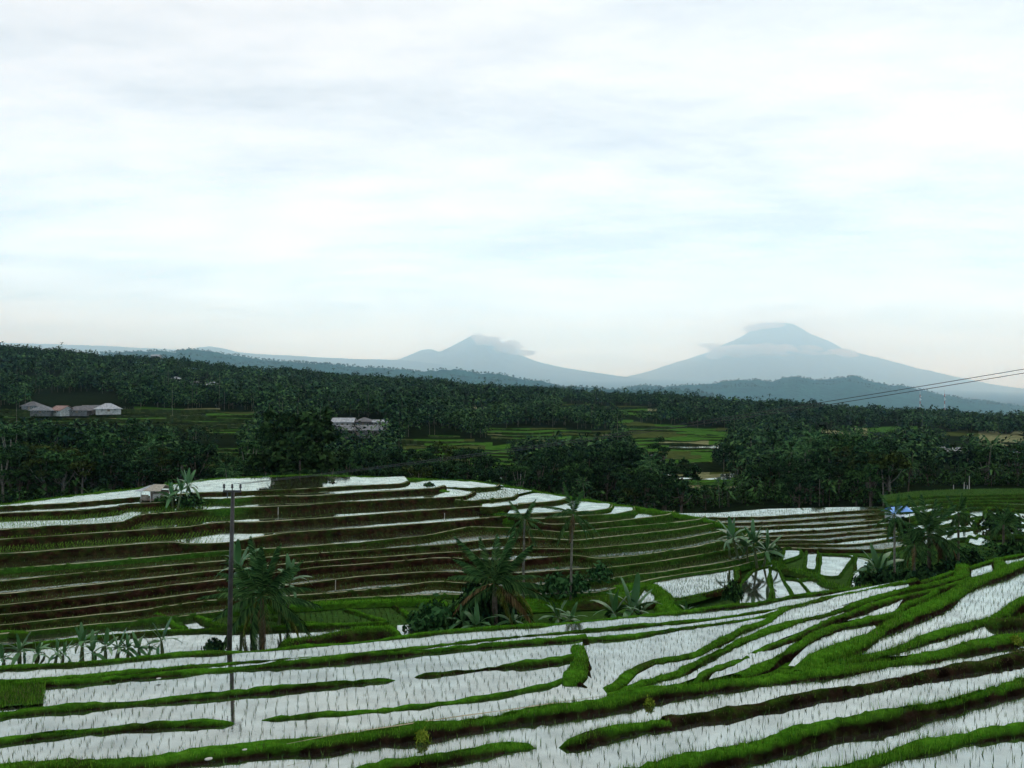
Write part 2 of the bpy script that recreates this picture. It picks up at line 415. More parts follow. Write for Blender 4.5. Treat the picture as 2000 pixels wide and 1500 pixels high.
def bund(key, pts, z, wt=0.7, wn=0.22, wf=0.6, hn=0.45, hf=0.9, density=90, blen=0.22, bw=0.03,
         green=(0.0, 0.75, 1.0), step=0.28, straw=0.0, mesh=True, taper=(True, True), mat_='bank', name='earth_bund', blade_far=True, amp=0.7, wk=0.5):
    line = px_line(pts, z)
    LINES[key] = line
    if not mesh: return
    wt, wn, blen, bw, density = wt * wk, wn * 0.6, blen * 0.62, bw * 0.75, density * 1.35
    hn *= 0.75
    amp = amp * 1.1
    q = smooth_line(line, step)
    n = normals2(q)
    K = len(q)
    w0 = snoise(K, 6, 0.07 * amp) ; zz = snoise(K, 5, 0.035 * amp) + snoise(K, 22, 0.05 * amp); wob = snoise(K, 9, 0.07 * amp)
    prof = [(wt/2 + wn, -hn, green[0]), (wt/2 + wn*0.45, -hn*0.35, green[0]), (wt/2, -0.02, green[1]), (wt*0.2, 0.03, green[2]),
            (-wt*0.2, 0.03, green[2]), (-wt/2, -0.02, green[2]), (-wt/2 - wf*0.4, -hf*0.45, green[2]), (-wt/2 - wf, -hf, green[2])]
    sdist = np.concatenate([[0], np.cumsum(np.linalg.norm(np.diff(q, axis=0), axis=1))])
    e = np.ones(K)
    if taper[0]: e = np.minimum(e, np.sqrt(np.clip(sdist / max(.5, wt * 1.1), 0.0, 1)))
    if taper[1]: e = np.minimum(e, np.sqrt(np.clip((sdist[-1] - sdist) / max(.5, wt * 1.1), 0.0, 1)))
    V = np.zeros((K, len(prof), 3)); G = np.zeros((K, len(prof)))
    gvar = np.minimum(snoise(K, 8, 0.3), 0)
    for j, (o, dz, g) in enumerate(prof):
        jit = rng.normal(0, 0.035 * amp, K)
        off = (o + np.sign(o) * w0 + wob + jit) * (0.03 + 0.97 * e)
        V[:, j, :2] = q[:, :2] + n * off[:, None]
        V[:, j, 2] = q[:, 2] + dz * (1 if dz < -0.2 else 1) + (zz + rng.normal(0, 0.02 * amp, K)) * (dz > -0.2) - (1 - e) * hn * 0.9 * (dz > -0.3)
        G[:, j] = np.clip(g + gvar * (g > .3), 0, 1)
    m = len(prof)
    idx = np.arange(K * m).reshape(K, m)
    f = np.stack([idx[:-1, :-1], idx[1:, :-1], idx[1:, 1:], idx[:-1, 1:]], -1).reshape(-1, 4)
    me = mesh_np(name, V.reshape(-1, 3), f, [M[mat_]], True, {'grassy': G.ravel()})
    tag(link(name, me), kind='structure')
    # blades
    if density > 0:
        area = sdist[-1] * (wt + 0.3)
        nb = int(area * density)
        u = rng.uniform(0, K - 1.001, nb); i = u.astype(int); fr = (u - i)[:, None]
        jmax = (m - 2.4) if blade_far else 4.9
        v = rng.uniform(1.35, jmax, nb); j = v.astype(int); fv = (v - j)[:, None]
        pa = V[i, j] * (1-fr) + V[i+1, j] * fr; pb = V[i, j+1] * (1-fr) + V[i+1, j+1] * fr
        pos = pa * (1-fv) + pb * fv
        # bald and lush stretches
        keep = rng.uniform(0, 1, nb) < np.clip(0.75 + snoise(K, 7, 0.35)[i], 0.12, 1) * e[i]
        if straw > 0:
            ks = rng.uniform(0, 1, nb) < straw
            add_blades(pos[keep & ks], blen * 0.8, bw * 1.1, 1.0, STRAW_V)
            add_blades(pos[keep & ~ks], blen, bw)
        else:
            add_blades(pos[keep], blen, bw)
            tall = keep & (rng.uniform(0, 1, nb) < .22) & (snoise(K, 4, 1.0)[i] > .55)
            add_blades(pos[tall], blen * 1.9, bw * 1.1, .6)
            dead = keep & (rng.uniform(0, 1, nb) < .10) & (snoise(K, 5, 1.0)[i] > .4)
            add_blades(pos[dead], blen * 1.1, bw, .9, STRAW_V)

def poly_mesh(name, poly, z, material, kind='structure'):
    """flat sheet; poly (n,2) or (n,3)"""
    poly = np.asarray(poly, float)
    v = [(p[0], p[1], z) for p in poly]
    tri = tessellate_polygon([[Vector((p[0], p[1], 0)) for p in poly]])
    f = []
    for t in tri:
        a, b, c = (poly[k] for k in t)
        if (b[0]-a[0])*(c[1]-a[1]) - (b[1]-a[1])*(c[0]-a[0]) < 0: t = (t[0], t[2], t[1])
        f.append(t)
    me = bpy.data.meshes.new(name); me.from_pydata(v, [], f); me.materials.append(material); me.update()
    ga = me.attributes.new('grassy', 'FLOAT', 'POINT'); ga.data.foreach_set('value', np.full(len(v), .75, dtype=np.float32))
    o = link(name, me)
    if kind: tag(o, kind=kind)
    return o

def inside(poly, x, y):
    poly = np.asarray(poly, float); r = np.zeros(len(x), bool)
    n = len(poly); j = n - 1
    for i in range(n):
        xi, yi, xj, yj = poly[i][0], poly[i][1], poly[j][0], poly[j][1]
        c = ((yi > y) != (yj > y)) & (x < (xj - xi) * (y - yi) / (yj - yi + 1e-12) + xi)
        r ^= c; j = i
    return r

RICE_V = []
def plant_rice(poly, z, sp=0.34, ang=0.0, length=0.24, width=0.022, blades=3, keep=0.94, jit=0.035, view=True, xmin=None, xmax=None, store=None):
    poly = np.asarray(poly, float)[:, :2]
    c, s = math.cos(ang), math.sin(ang)
    R = np.array([[c, -s], [s, c]])
    q = poly @ R
    lo, hi = q.min(0), q.max(0)
    gx, gy = np.meshgrid(np.arange(lo[0], hi[0], sp), np.arange(lo[1], hi[1], sp * 0.9))
    p = np.stack([gx.ravel(), gy.ravel()], 1)
    p[:, 1] += 0.10 * np.sin(p[:, 0] * 0.7)          # rows planted by hand are not quite straight
    p += rng.normal(0, jit, p.shape)
    p = p @ R.T
    k = inside(poly, p[:, 0], p[:, 1]) & (rng.uniform(0, 1, len(p)) < keep)
    if view: k &= (np.abs(p[:, 0]) < p[:, 1] * 0.68 + 1)
    if xmin is not None: k &= (p[:, 0] / p[:, 1] * F + 1000 + rng.normal(0, 25, len(p))) > xmin
    if xmax is not None: k &= (p[:, 0] / p[:, 1] * F + 1000 + rng.normal(0, 25, len(p))) < xmax
    p = p[k]
    if len(p) == 0: return
    base = np.concatenate([p, np.full((len(p), 1), z)], 1)
    for _ in range(blades):
        b = base + np.concatenate([rng.normal(0, 0.018, (len(p), 2)), np.zeros((len(p), 1))], 1)
        add_blades(b, length, width, 0.45, RICE_V if store is None else store)

# ---------------------------------------------------------------- foreground hillside: lines of the bunds (nearest first)
RG = dict(wt=1.0, density=100, blen=0.26)
bund('b0', [(1250,1600),(1400,1558),(1500,1528),(1608,1498),(1735,1464),(1865,1434),(2000,1414),(2180,1386)], -7.3, wt=0.62, density=330, blen=0.24, bw=0.02, hn=0.42, taper=(0,0), step=.2)
bund('b1', [(1000,1580),(1150,1525),(1240,1505),(1330,1483),(1430,1465),(1530,1440),(1640,1411),(1755,1391),(1870,1362),(2010,1325),(2180,1282)], -8.0, wt=0.62, density=300, blen=0.24, bw=0.02, hn=0.42, taper=(0,0), step=.2)
bund('b2', [(600,1540),(690,1506),(760,1491),(835,1477),(930,1461),(1000,1449),(1045,1444),(1072,1452),(1120,1441),(1170,1427),(1230,1412),(1300,1402),(1440,1379),(1650,1343),(1790,1316),(1930,1290),(2010,1276),(2180,1240)], -8.8, mesh=False)
bund('b2a', [(600,1540),(690,1506),(760,1491),(835,1477),(930,1461),(1000,1449),(1040,1445),(1062,1452)], -8.8, wt=0.6, density=260, blen=0.2, bw=0.02, hn=0.42, taper=(0,1), step=.22)
bund('b2b', [(1088,1448),(1120,1441),(1170,1427),(1230,1412),(1300,1402)], -8.8, wt=0.55, density=250, blen=0.2, bw=0.02, hn=0.42, taper=(1,0), step=.22)
bund('b2c', [(1296,1403),(1440,1379),(1650,1343),(1790,1316),(1930,1290),(2010,1276),(2180,1240)], -8.8, wt=0.62, density=150, blen=0.16, bw=0.02, hn=0.45, straw=0.8, green=(0,0.05,0.15), taper=(0,0), step=.22)
bund('b3', [(-180,1536),(0,1499),(105,1488),(280,1487),(385,1466),(525,1452),(650,1446),(755,1432),(825,1424),(1000,1397),(1175,1371),(1280,1351),(1351,1341),(1400,1334),(1450,1326),(1518,1317),(1636,1303),(1724,1287),(1818,1273),(1913,1254),(2000,1240),(2180,1207)], -8.8, wt=1.05, wf=1.0, hf=1.6, density=240, blen=0.2, bw=0.022, hn=0.4, taper=(0,0), step=.22)
bund('b3p', [(560,1455),(650,1437),(755,1422),(880,1403),(1000,1387),(1100,1372),(1185,1360)], -8.72, mesh=False)
bund('b4', [(-180,1466),(0,1446),(175,1427),(350,1413),(475,1408),(492,1405),(595,1395),(700,1388),(825,1376),(965,1357),(1070,1338),(1120,1322)], -10.05, mesh=False)
bund('b4a', [(-180,1466),(0,1446),(175,1427),(350,1413),(474,1408)], -10.05, wt=0.42, density=130, blen=0.09, bw=0.025, hn=0.42, taper=(0,1), hf=.5, wf=.25, wk=.42)
bund('b4b', [(492,1405),(595,1396),(700,1388),(825,1376),(965,1358),(1070,1338),(1118,1322)], -10.05, wt=0.42, density=130, blen=0.09, bw=0.025, hn=0.42, taper=(1,0), hf=.5, wf=.25, wk=.42)
bund('b4c', [(1112,1333),(1135,1338),(1168,1344)], -10.12, wt=0.22, density=0, hn=0.42, hf=.5, wf=.25, green=(0,0,0.05))
bund('b5', [(-180,1404),(0,1392),(84,1381),(245,1369),(455,1352),(650,1333),(789,1319),(800,1317),(895,1307),(1000,1296),(1087,1286),(1120,1276)], -10.05, mesh=False)
bund('b5a', [(-180,1404),(0,1392),(84,1381),(245,1370),(455,1353),(650,1333),(788,1320)], -10.0, wt=0.36, density=110, blen=0.09, bw=0.025, hn=0.42, taper=(0,1), hf=.5, wf=.25, wk=.42)
bund('b5b', [(797,1318),(895,1308),(1000,1297),(1087,1287),(1120,1277)], -10.0, wt=0.36, density=110, blen=0.09, bw=0.025, hn=0.42, taper=(1,0), hf=.5, wf=.25, green=(0,.4,.8), wk=.42)
bund('b6', [(-180,1350),(84,1331),(175,1326),(350,1311),(525,1297),(700,1281),(825,1269),(1000,1253),(1115,1243),(1140,1238)], -10.0, wt=.4, density=130, blen=0.13, bw=0.03, hn=0.45, taper=(0,0), hf=1.5, wf=.6)
bund('vert', [(1122,1252),(1132,1270),(1134,1295),(1124,1315),(1106,1334)], -9.95, wt=0.95, density=230, blen=0.2, bw=0.03, hn=0.5, taper=(1,1), hf=1.3, wf=.5, green=(0.1,.8,1))
bund('b6r', [(1118,1250),(1150,1247),(1245,1240),(1350,1223),(1420,1214),(1490,1203),(1530,1192)], -10.85, wt=.4, density=130, blen=0.13, bw=0.03, hn=0.4, taper=(0,0), hf=.9)
bund('b7', [(-180,1340),(0,1330),(175,1319),(350,1302),(525,1288),(700,1272),(825,1262),(1000,1242),(1140,1231),(1350,1211),(1430,1203),(1495,1192),(1540,1184)], -11.15, wt=.4, density=130, blen=0.13, bw=0.03, hn=0.4, taper=(0,0), hf=1.5)
bund('b8', [(-180,1322),(0,1303),(175,1294),(350,1276),(490,1270),(600,1259),(700,1252),(790,1240),(930,1228),(1070,1218),(1210,1204),(1350,1192),(1405,1184),(1470,1179),(1545,1165),(1640,1152),(1790,1140),(1870,1114),(1950,1092),(2010,1080),(2180,1052)], -12.0, wt=.5, wf=4.0, hf=3.1, density=110, blen=0.13, bw=0.035, hn=0.45, taper=(0,0), step=.4, blade_far=False)
# right hand side: narrow terraces that bend round the slope
R_ = {
 'b9': ([(1150,1358),(1197,1339),(1219,1322),(1235,1306),(1263,1292),(1315,1284),(1358,1275),(1377,1262),(1410,1247),(1450,1228),(1490,1214),(1511,1200),(1532,1186),(1570,1177),(1625,1162),(1700,1148),(1790,1131)], -10.65),
 'b10': ([(1160,1366),(1209,1352),(1245,1338),(1315,1314),(1363,1293),(1410,1272),(1447,1250),(1506,1227),(1565,1208),(1613,1198),(1648,1186),(1700,1168),(1771,1149),(1865,1129),(1890,1122)], -10.35),
 'b11': ([(1362,1322),(1386,1305),(1422,1294),(1450,1282),(1495,1262),(1565,1238),(1601,1224),(1636,1207),(1684,1189),(1700,1181),(1795,1154),(1870,1136),(1895,1128)], -10.05),
 'b12': ([(1440,1320),(1471,1306),(1506,1289),(1547,1268),(1577,1251),(1613,1234),(1636,1223),(1672,1217),(1700,1209),(1747,1200),(1770,1180),(1830,1155)], -9.8),
 'b13': ([(1592,1300),(1594,1290),(1603,1282),(1636,1270),(1672,1252),(1700,1236),(1747,1214),(1818,1182),(1865,1157),(1901,1134),(1960,1116),(2000,1101),(2180,1050)], -9.4),
 'b14': ([(1560,1310),(1594,1302),(1636,1292),(1700,1277),(1771,1260),(1842,1237),(1936,1206),(1960,1190),(2000,1168),(2180,1105)], -9.1),
}
bund('b9', *R_['b9'], density=150, blen=0.15, bw=0.03, wt=.62, hn=0.3, wf=.5, taper=(0,0), green=(0.35,.9,1), hf=.7)
bund('b10', *R_['b10'], density=150, blen=0.15, bw=0.03, wt=.62, hn=0.3, wf=.5, taper=(0,0), green=(0.2,.9,1), hf=.7)
bund('b11', *R_['b11'], density=110, blen=0.15, bw=0.03, wt=.62, hn=0.35, taper=(1,0), green=(0.0,.35,.9), straw=.3, wf=.5, hf=.7)
bund('b12', *R_['b12'], density=150, blen=0.15, bw=0.03, wt=.62, hn=0.35, taper=(0,0), green=(0.0,.8,1), wf=.5, hf=.7)
bund('b13', *R_['b13'], density=160, blen=0.26, bw=0.03, wt=1.25, hn=0.5, wf=1.0, taper=(1,0), green=(0.0,.85,1))
bund('b14', *R_['b14'], density=170, blen=0.24, bw=0.03, wt=0.8, hn=0.45, wf=.6, taper=(0,0), hf=.7)
bund('b14b', [(1925,1218),(1950,1214),(1975,1212),(2010,1206),(2180,1170)], -9.0, density=110, blen=0.24, bw=0.03, wt=1.0, hn=0.9, taper=(1,0), straw=.3, green=(0,.2,.6))
# the grassy slope that carries them
us_ = np.arange(1240, 2181, 10.0)
keys = ['b3', 'b14', 'b13', 'b12', 'b11', 'b10', 'b9']
cols_ = []
b3l = LINES['b3']; b3u = b3l[:, 0] / b3l[:, 1] * F + 1000; b3y = 750 - b3l[:, 2] / b3l[:, 1] * F
for u in us_:
    y3 = np.interp(u, b3u, b3y); col = [P(u, y3, -8.8 - .5)]; last = y3
    for k in keys[1:]:
        pts, z = R_[k]; x_ = [p[0] for p in pts]
        y = np.interp(u, x_, [p[1] for p in pts]) if x_[0] <= u <= x_[-1] else last - .6
        y = min(y, last - .6); last = y
        col.append(P(u, y, z - .5))
    cols_.append(col)
V = np.array(cols_); nu_, nk_ = V.shape[:2]; idx = np.arange(nu_ * nk_).reshape(nu_, nk_)
f = np.stack([idx[:-1, :-1], idx[1:, :-1], idx[1:, 1:], idx[:-1, 1:]], -1).reshape(-1, 4)
tag(link('hillside', mesh_np('hillside', V.reshape(-1, 3), f, [M['bank']], True, {'grassy': np.full(nu_ * nk_, .8)})), kind='structure')
# two small bunds across the outermost terrace
bund('x1', [(1878,1126),(1878,1112),(1884,1100)], -11.7, density=160, blen=0.25, bw=0.03, wt=1.0, hn=.5, hf=.6, wf=.3)
bund('x2', [(1950,1112),(1952,1100),(1948,1090)], -11.7, density=160, blen=0.25, bw=0.03, wt=1.1, hn=.5, hf=.6, wf=.3)
# dry footpath along the big bund
q = smooth_line(LINES['b3p'], 0.3)
n_ = normals2(q); wv = np.minimum(1, np.minimum(np.arange(len(q)), np.arange(len(q))[::-1]) / 12.0) * (0.022 + 0.010 * np.sin(np.arange(len(q)) * .9) + rng.normal(0, .006, len(q)))
pv = np.stack([q + np.c_[n_ * wv[:, None], np.zeros(len(q))], q - np.c_[n_ * wv[:, None], np.zeros(len(q))] + np.array([0, 0, .01])], 1).reshape(-1, 3)
pf = np.array([(2*i, 2*i+2, 2*i+3, 2*i+1) for i in range(len(q) - 1)])
pv[:, 2] += 0.02
tag(link('footpath', mesh_np('footpath', pv, pf, [M['path']], True)), kind='structure')

def band(far, near): return np.concatenate([LINES[far], LINES[near][::-1]])
def pxpoly(pts, z): return np.array([P(a, b, z) for a, b in pts])
PADDIES = [
    (np.concatenate([LINES['b0'], [P(2180, 1700, -7.3)], [P(1250, 1700, -7.3)]]), -7.58),
    (band('b1', 'b0'), -8.28),
    (band('b3', 'b1'), -9.08),
    (band('b6', 'b3')[:len(LINES['b6'])].tolist() + [P(1133,1290,-10.3), P(1128,1315,-10.3), P(1172,1349,-10.3), P(1185,1366,-10.3)] + [p for p in LINES['b3'][::-1] if p[0] < 2.9], -10.3),
    (band('b7', 'b6'), -11.45),
    (band('b8', 'b7'), -12.3),
    (pxpoly([(1120,1252),(1350,1224),(1495,1203),(1540,1188),(1500,1232),(1400,1275),(1340,1296),(1300,1318),(1265,1345),(1232,1372),(1200,1382),(1165,1376),(1118,1354),(1112,1336),(1130,1310),(1136,1290),(1134,1268)], -11.05), -11.05),
    (pxpoly([(1225,1348),(1245,1326),(1292,1301),(1339,1289),(1375,1268),(1431,1243),(1506,1212),(1537,1188),(1601,1172),(1700,1152),(1775,1138),(1775,1152),(1700,1172),(1648,1188),(1613,1202),(1554,1216),(1506,1234),(1430,1268),(1363,1300),(1292,1326)], -10.9), -10.9),
    (pxpoly([(1225,1362),(1245,1342),(1315,1318),(1363,1297),(1400,1280),(1471,1246),(1542,1218),(1601,1203),(1640,1192),(1700,1174),(1720,1178),(1660,1198),(1625,1215),(1589,1232),(1530,1254),(1450,1290),(1400,1318),(1325,1345)], -10.6), -10.6),
    (pxpoly([(1385,1336),(1400,1312),(1459,1286),(1542,1252),(1556,1250),(1550,1275),(1500,1298),(1440,1322)], -10.3), -10.3),
    (pxpoly([(1640,1222),(1650,1210),(1700,1188),(1748,1172),(1764,1176),(1748,1202),(1700,1212)], -10.3), -10.3),
    (pxpoly([(1540,1308),(1551,1293),(1580,1266),(1643,1232),(1697,1220),(1712,1232),(1672,1258),(1620,1285),(1595,1312)], -10.0), -10.0),
    (pxpoly([(1620,1298),(1639,1276),(1700,1243),(1747,1218),(1818,1186),(1865,1161),(1901,1138),(1960,1120),(2000,1105),(2180,1055),(2180,1115),(2000,1172),(1960,1196),(1936,1212),(1842,1244),(1771,1266),(1700,1284)], -9.7), -9.7),
    (pxpoly([(1725,1290),(1743,1276),(1842,1244),(1901,1222),(1940,1212),(2005,1226),(2180,1205),(2180,1240),(2000,1252),(1913,1266),(1818,1284)], -9.32), -9.32),
]
ANG = math.atan2(8, 30)
for k, (poly, z) in enumerate(PADDIES):
    poly = np.asarray(poly, float); z = z + (0.12, 0.06, 0.12, 0.19, 0.24, 0.22, 0.14, 0.17, 0.17, 0.16, 0.16, 0.14, 0.12, 0.12)[k]
    poly_mesh('paddy_water', poly, z, M['water'])
    plant_rice(poly, z, sp=0.33 if k < 3 else 0.31, ang=ANG + rng.normal(0, .05), length=0.17 if k < 3 else 0.15, width=0.018, blades=3)
# small green plot at the left end of one paddy
poly_mesh('grass_plot', pxpoly([(-180,1345),(84,1334),(84,1374),(-180,1392)], -10.04), -10.04, M['field'])
g_ = pxpoly([(-150,1345),(86,1333),(84,1374),(-150,1390)], -10.04)
xy = np.stack([rng.uniform(g_[:,0].min(), g_[:,0].max(), 4000), rng.uniform(g_[:,1].min(), g_[:,1].max(), 4000)], 1)
kk = inside(g_, xy[:,0], xy[:,1]); xy = xy[kk]
gn = np.array([mnoise.noise(Vector((x*.6, y*.6, 0))) for x, y in xy])
add_blades(np.c_[xy, np.full(len(xy), -10.04)], .16, .02); add_blades(np.c_[xy + rng.normal(0, .1, xy.shape), np.full(len(xy), -10.04)], .16, .02)
add_blades(np.c_[xy[gn < -.25], np.full((gn < -.25).sum(), -10.04)], .15, .02, 1.0, STRAW_V)

# ---------------------------------------------------------------- terraced hill facing the viewpoint
T = [
 [(-180,999),(0,990),(150,982),(255,973),(372,963),(450,961),(600,955),(710,948),(785,945),(798,940)],
 [(-180,1014),(0,1003),(150,997),(225,991),(246,985),(282,984),(330,981),(369,975),(450,975),(500,970),(600,969),(680,964),(800,957),(854,954),(868,948)],
 [(-180,1047),(0,1035),(150,1026),(240,1020),(279,1005),(360,1000),(402,996),(483,991),(600,987),(650,982),(800,975),(911,969),(926,961)],
 [(-180,1067),(0,1054),(150,1044),(270,1036),(360,1030),(429,1020),(500,1020),(650,1011),(800,999),(965,988),(980,979)],
 [(-180,1097),(0,1083),(150,1072),(270,1063),(345,1058),(365,1064),(450,1060),(554,1041),(680,1033),(800,1024),(890,1018),(995,1008),(1070,1024),(1150,1023),(1240,1014),(1306,1005),(1314,998)],
 [(-180,1127),(0,1113),(210,1096),(420,1078),(590,1068),(710,1059),(830,1047),(917,1029),(1010,1032),(1100,1040),(1186,1032),(1300,1023),(1366,1014),(1376,1008)],
 [(-180,1149),(0,1135),(210,1116),(420,1097),(584,1083),(710,1075),(860,1065),(935,1056),(1016,1049),(1126,1056),(1240,1044),(1330,1033),(1390,1023),(1402,1017)],
 [(-180,1174),(0,1161),(210,1138),(420,1115),(599,1098),(740,1089),(860,1080),(920,1077),(1000,1072),(1144,1072),(1210,1065),(1330,1053),(1420,1036),(1432,1029)],
 [(-180,1195),(0,1182),(210,1161),(405,1136),(620,1110),(740,1099),(860,1090),(1000,1096),(1120,1084),(1168,1092),(1240,1086),(1360,1068),(1453,1047),(1464,1039)],
 [(-180,1216),(0,1203),(180,1185),(414,1155),(635,1135),(710,1126),(839,1117),(1000,1120),(1210,1107),(1300,1095),(1390,1080),(1474,1062),(1486,1054)],
 [(-180,1235),(0,1222),(240,1197),(414,1173),(644,1159),(770,1147),(845,1137),(1000,1145),(1168,1134),(1360,1107),(1450,1092),(1492,1078)],
 [(-180,1252),(0,1239),(210,1218),(330,1207),(450,1192),(614,1174),(770,1164),(860,1160),(1000,1165),(1168,1158),(1264,1133),(1432,1107),(1498,1090)],
]
def py_at(line, x):
    return float(np.interp(x, [p[0] for p in line], [p[1] for p in line]))
TZ = []
for ln in T:
    py = py_at(ln, 550.0)
    dd_ = np.linspace(90, 48, 4201); tt_ = 88 - dd_
    k_ = np.argmin(np.abs(-10.9 - 0.042 * tt_ - 0.00255 * tt_ ** 2 + (py - 750) / F * dd_))
    TZ.append(-(py - 750) * float(dd_[k_]) / F)
print('TZ', [round(z, 2) for z in TZ])
VALLEY_L, VALLEY_R = -14.95, -15.4
RIM = [(-180,993),(0,986),(150,967),(270,954),(420,935),(600,927),(740,932),(790,934),(850,936),(920,939),(985,948),(1100,969),(1180,982),(1240,990),(1300,1000),(1366,1011),(1420,1028),(1465,1040),(1490,1055),(1500,1078)]
RIMZ = [TZ[0]]*7 + [-11.15, -11.4, -11.42, -11.6, -11.78, -11.98, -12.1, -12.22, TZ[5], TZ[6], TZ[8], TZ[9], TZ[10]]
RL = [([(790,950),(850,951),(920,954),(968,951),(976,946)], -11.4), ([(890,976),(915,979),(960,975),(1004,971),(1010,965)], -11.6), ([(940,990),(960,991),(1010,985),(1087,979),(1112,973)], -11.75),
      ([(990,1004),(1090,1001),(1147,999),(1189,995),(1194,986)], -11.95), ([(1015,1013),(1060,1013),(1140,1008),(1200,1004),(1234,999),(1240,991)], -12.1)]
rimw = px_line(RIM, RIMZ)
GREENY = [0.15, 0.1, 0.1, 0.1, 0.1, 0.35, 0.15, 0.05, 0.0, 0.05, 0.2, 0.7]
WATERY = [1, 1, 1, 1, 1, 1, 1, 1, 1, 1, 1, 1]
lipw = [px_line(ln, z) for ln, z in zip(T, TZ)]
def riser(line, z_top, z_bot_arr, green, step=0.45, name='terrace_bank', slope=0.35, lip=0.03, mat_='hillbank', grass=0, gx=None):
    q = smooth_line(line, step, 2)
    n = normals2(q); K = len(q)
    zb = np.interp(q[:, 0] / q[:, 1], z_bot_arr[0], z_bot_arr[1]) if not np.isscalar(z_bot_arr) else np.full(K, z_bot_arr)
    h = np.maximum(z_top - zb, 0.05) + 0.25
    wob = snoise(K, 6, 0.09)
    px = q[:, 0] / q[:, 1] * F + 1000
    g = np.full(K, green) + (gx(px) if gx else 0)
    prof = [(-0.2, -0.2, .15), (-0.14, lip, .2), (0.0, lip + .02, .3), (0.1, lip - 0.02, .25), (0.2, -0.1, 0), (None, 0.33, 0), (None, 0.66, 0), (None, 1.0, 0)]
    V = np.zeros((K, len(prof), 3)); G = np.zeros((K, len(prof)))
    for j, (o, dz, gg) in enumerate(prof):
        if o is None:
            off = 0.2 + slope * h * dz + rng.normal(0, .07, K); zz = z_top - 0.1 - (h - .1) * dz
        else:
            off = np.full(K, o) + rng.normal(0, .025, K); zz = np.full(K, z_top + dz) + rng.normal(0, .02, K) + snoise(K, 8, .03) * (dz > 0)
        V[:, j, :2] = q[:, :2] + n * (off + wob)[:, None]; V[:, j, 2] = zz
        G[:, j] = np.clip(g + gg, 0, 1)
    m = len(prof); idx = np.arange(K * m).reshape(K, m)
    f = np.stack([idx[:-1, :-1], idx[1:, :-1], idx[1:, 1:], idx[:-1, 1:]], -1).reshape(-1, 4)
    tag(link(name, mesh_np(name, V.reshape(-1, 3), f, [M[mat_]], True, {'grassy': G.ravel()})), kind='structure')
    if mat_ == 'hillbank' and gx is not None:
        # pale rim of uneven width along the edge of the terrace
        wr = np.clip(snoise(K, 10, .5) + .55, 0, 1) * .055
        a_ = V[:, 2].copy(); a_[:, :2] += n * .05; a_[:, 2] = z_top + lip + .035 + .2 * wr
        b_2 = a_.copy(); b_2[:, :2] += n * .05; b_2[:, 2] -= wr + .004
        lv = np.stack([a_, b_2], 1).reshape(-1, 3); lf = np.array([(2*i, 2*i+2, 2*i+3, 2*i+1) for i in range(K - 1)])
        tag(link('terrace_rim', mesh_np('terrace_rim', lv, lf, [M['lip']], True)), kind='structure')
    if mat_ == 'hillbank':
        nl_ = int(K * step * 22); i = rng.integers(0, K - 1, nl_); fr = rng.uniform(0, 1, (nl_, 1)); add_blades(V[i, 2] * fr + V[i + 1, 2] * (1 - fr), .07, .03, .9, STRAW_V)
    if grass:
        sd_ = np.linalg.norm(np.diff(q, axis=0), axis=1).sum()
        nb = int(sd_ * grass); u = rng.uniform(0, K - 1.01, nb); i = u.astype(int)
        v = rng.uniform(1, m - 1.01, nb); j = v.astype(int)
        fr = (u - i)[:, None]; fv = (v - j)[:, None]
        pos = (V[i, j] * (1-fr) + V[i+1, j] * fr) * (1-fv) + (V[i, j+1] * (1-fr) + V[i+1, j+1] * fr) * fv
        keep = rng.uniform(0, 1, nb) < np.clip(G[i, j] + .06, 0, 1)
        add_blades(pos[keep], 0.13, 0.03, .7)
def right_green(px): return 0.55 * np.clip((px - 1080) / 130, 0, 1) + 0.25 * np.clip((130 - px) / 200, 0, 1) * 0
for k in range(12):
    if k < 11:
        zb = TZ[k + 1]
    else:
        zb = ([-1, 0.14, 0.2, 1], [VALLEY_L, VALLEY_L, -14.86, -14.86])
    gxf = right_green
    if k == 5: gxf = lambda px: right_green(px) + 0.55 * np.clip((470 - px) / 60, 0, 1)
    if k in (1, 2): gxf = lambda px: right_green(px) + 0.9 * np.exp(-((px - 445) / 45.0) ** 2)
    riser(lipw[k], TZ[k], zb, GREENY[k], grass=26, gx=gxf)
    back = lipw[k-1] if k else rimw[:8]
    if k == 4: back = np.concatenate([lipw[3][:-1], px_line(RL[4][0], RL[4][1])[1:]])
    if k:
        dirv = back[:, :2] / np.linalg.norm(back[:, :2], axis=1)[:, None]
        back = back.copy(); back[:, :2] += dirv * 0.6
    poly = np.concatenate([lipw[k], back[::-1]])
    poly_mesh('terrace_water', poly, TZ[k] - 0.02, M['hillwater' if k < 6 else 'wetmud'])
    dens = [.2, .5, .8, .8, .85, .7, .9, .9, .9, .9, .95, .95][k]
    plant_rice(poly, TZ[k] - 0.02, sp=0.36 if k > 5 else 0.42, ang=0.25, length=0.17 if k > 5 else 0.12, width=0.03 if k > 5 else .024, blades=3 if k > 5 else 2, keep=dens)
for k in (2, 3, 4):
    plant_rice(np.concatenate([lipw[k], lipw[k-1][::-1]]), TZ[k] - .02, sp=.27, ang=.25, length=.14, width=.028, blades=3, keep=.9, xmax=420, store=GRASS_V)
for k in range(5, 12):
    plant_rice(np.concatenate([lipw[k], lipw[k-1][::-1]]), TZ[k] - .02, sp=.22, ang=.1, length=.2, width=.03, blades=3, keep=.9, xmin=1090)
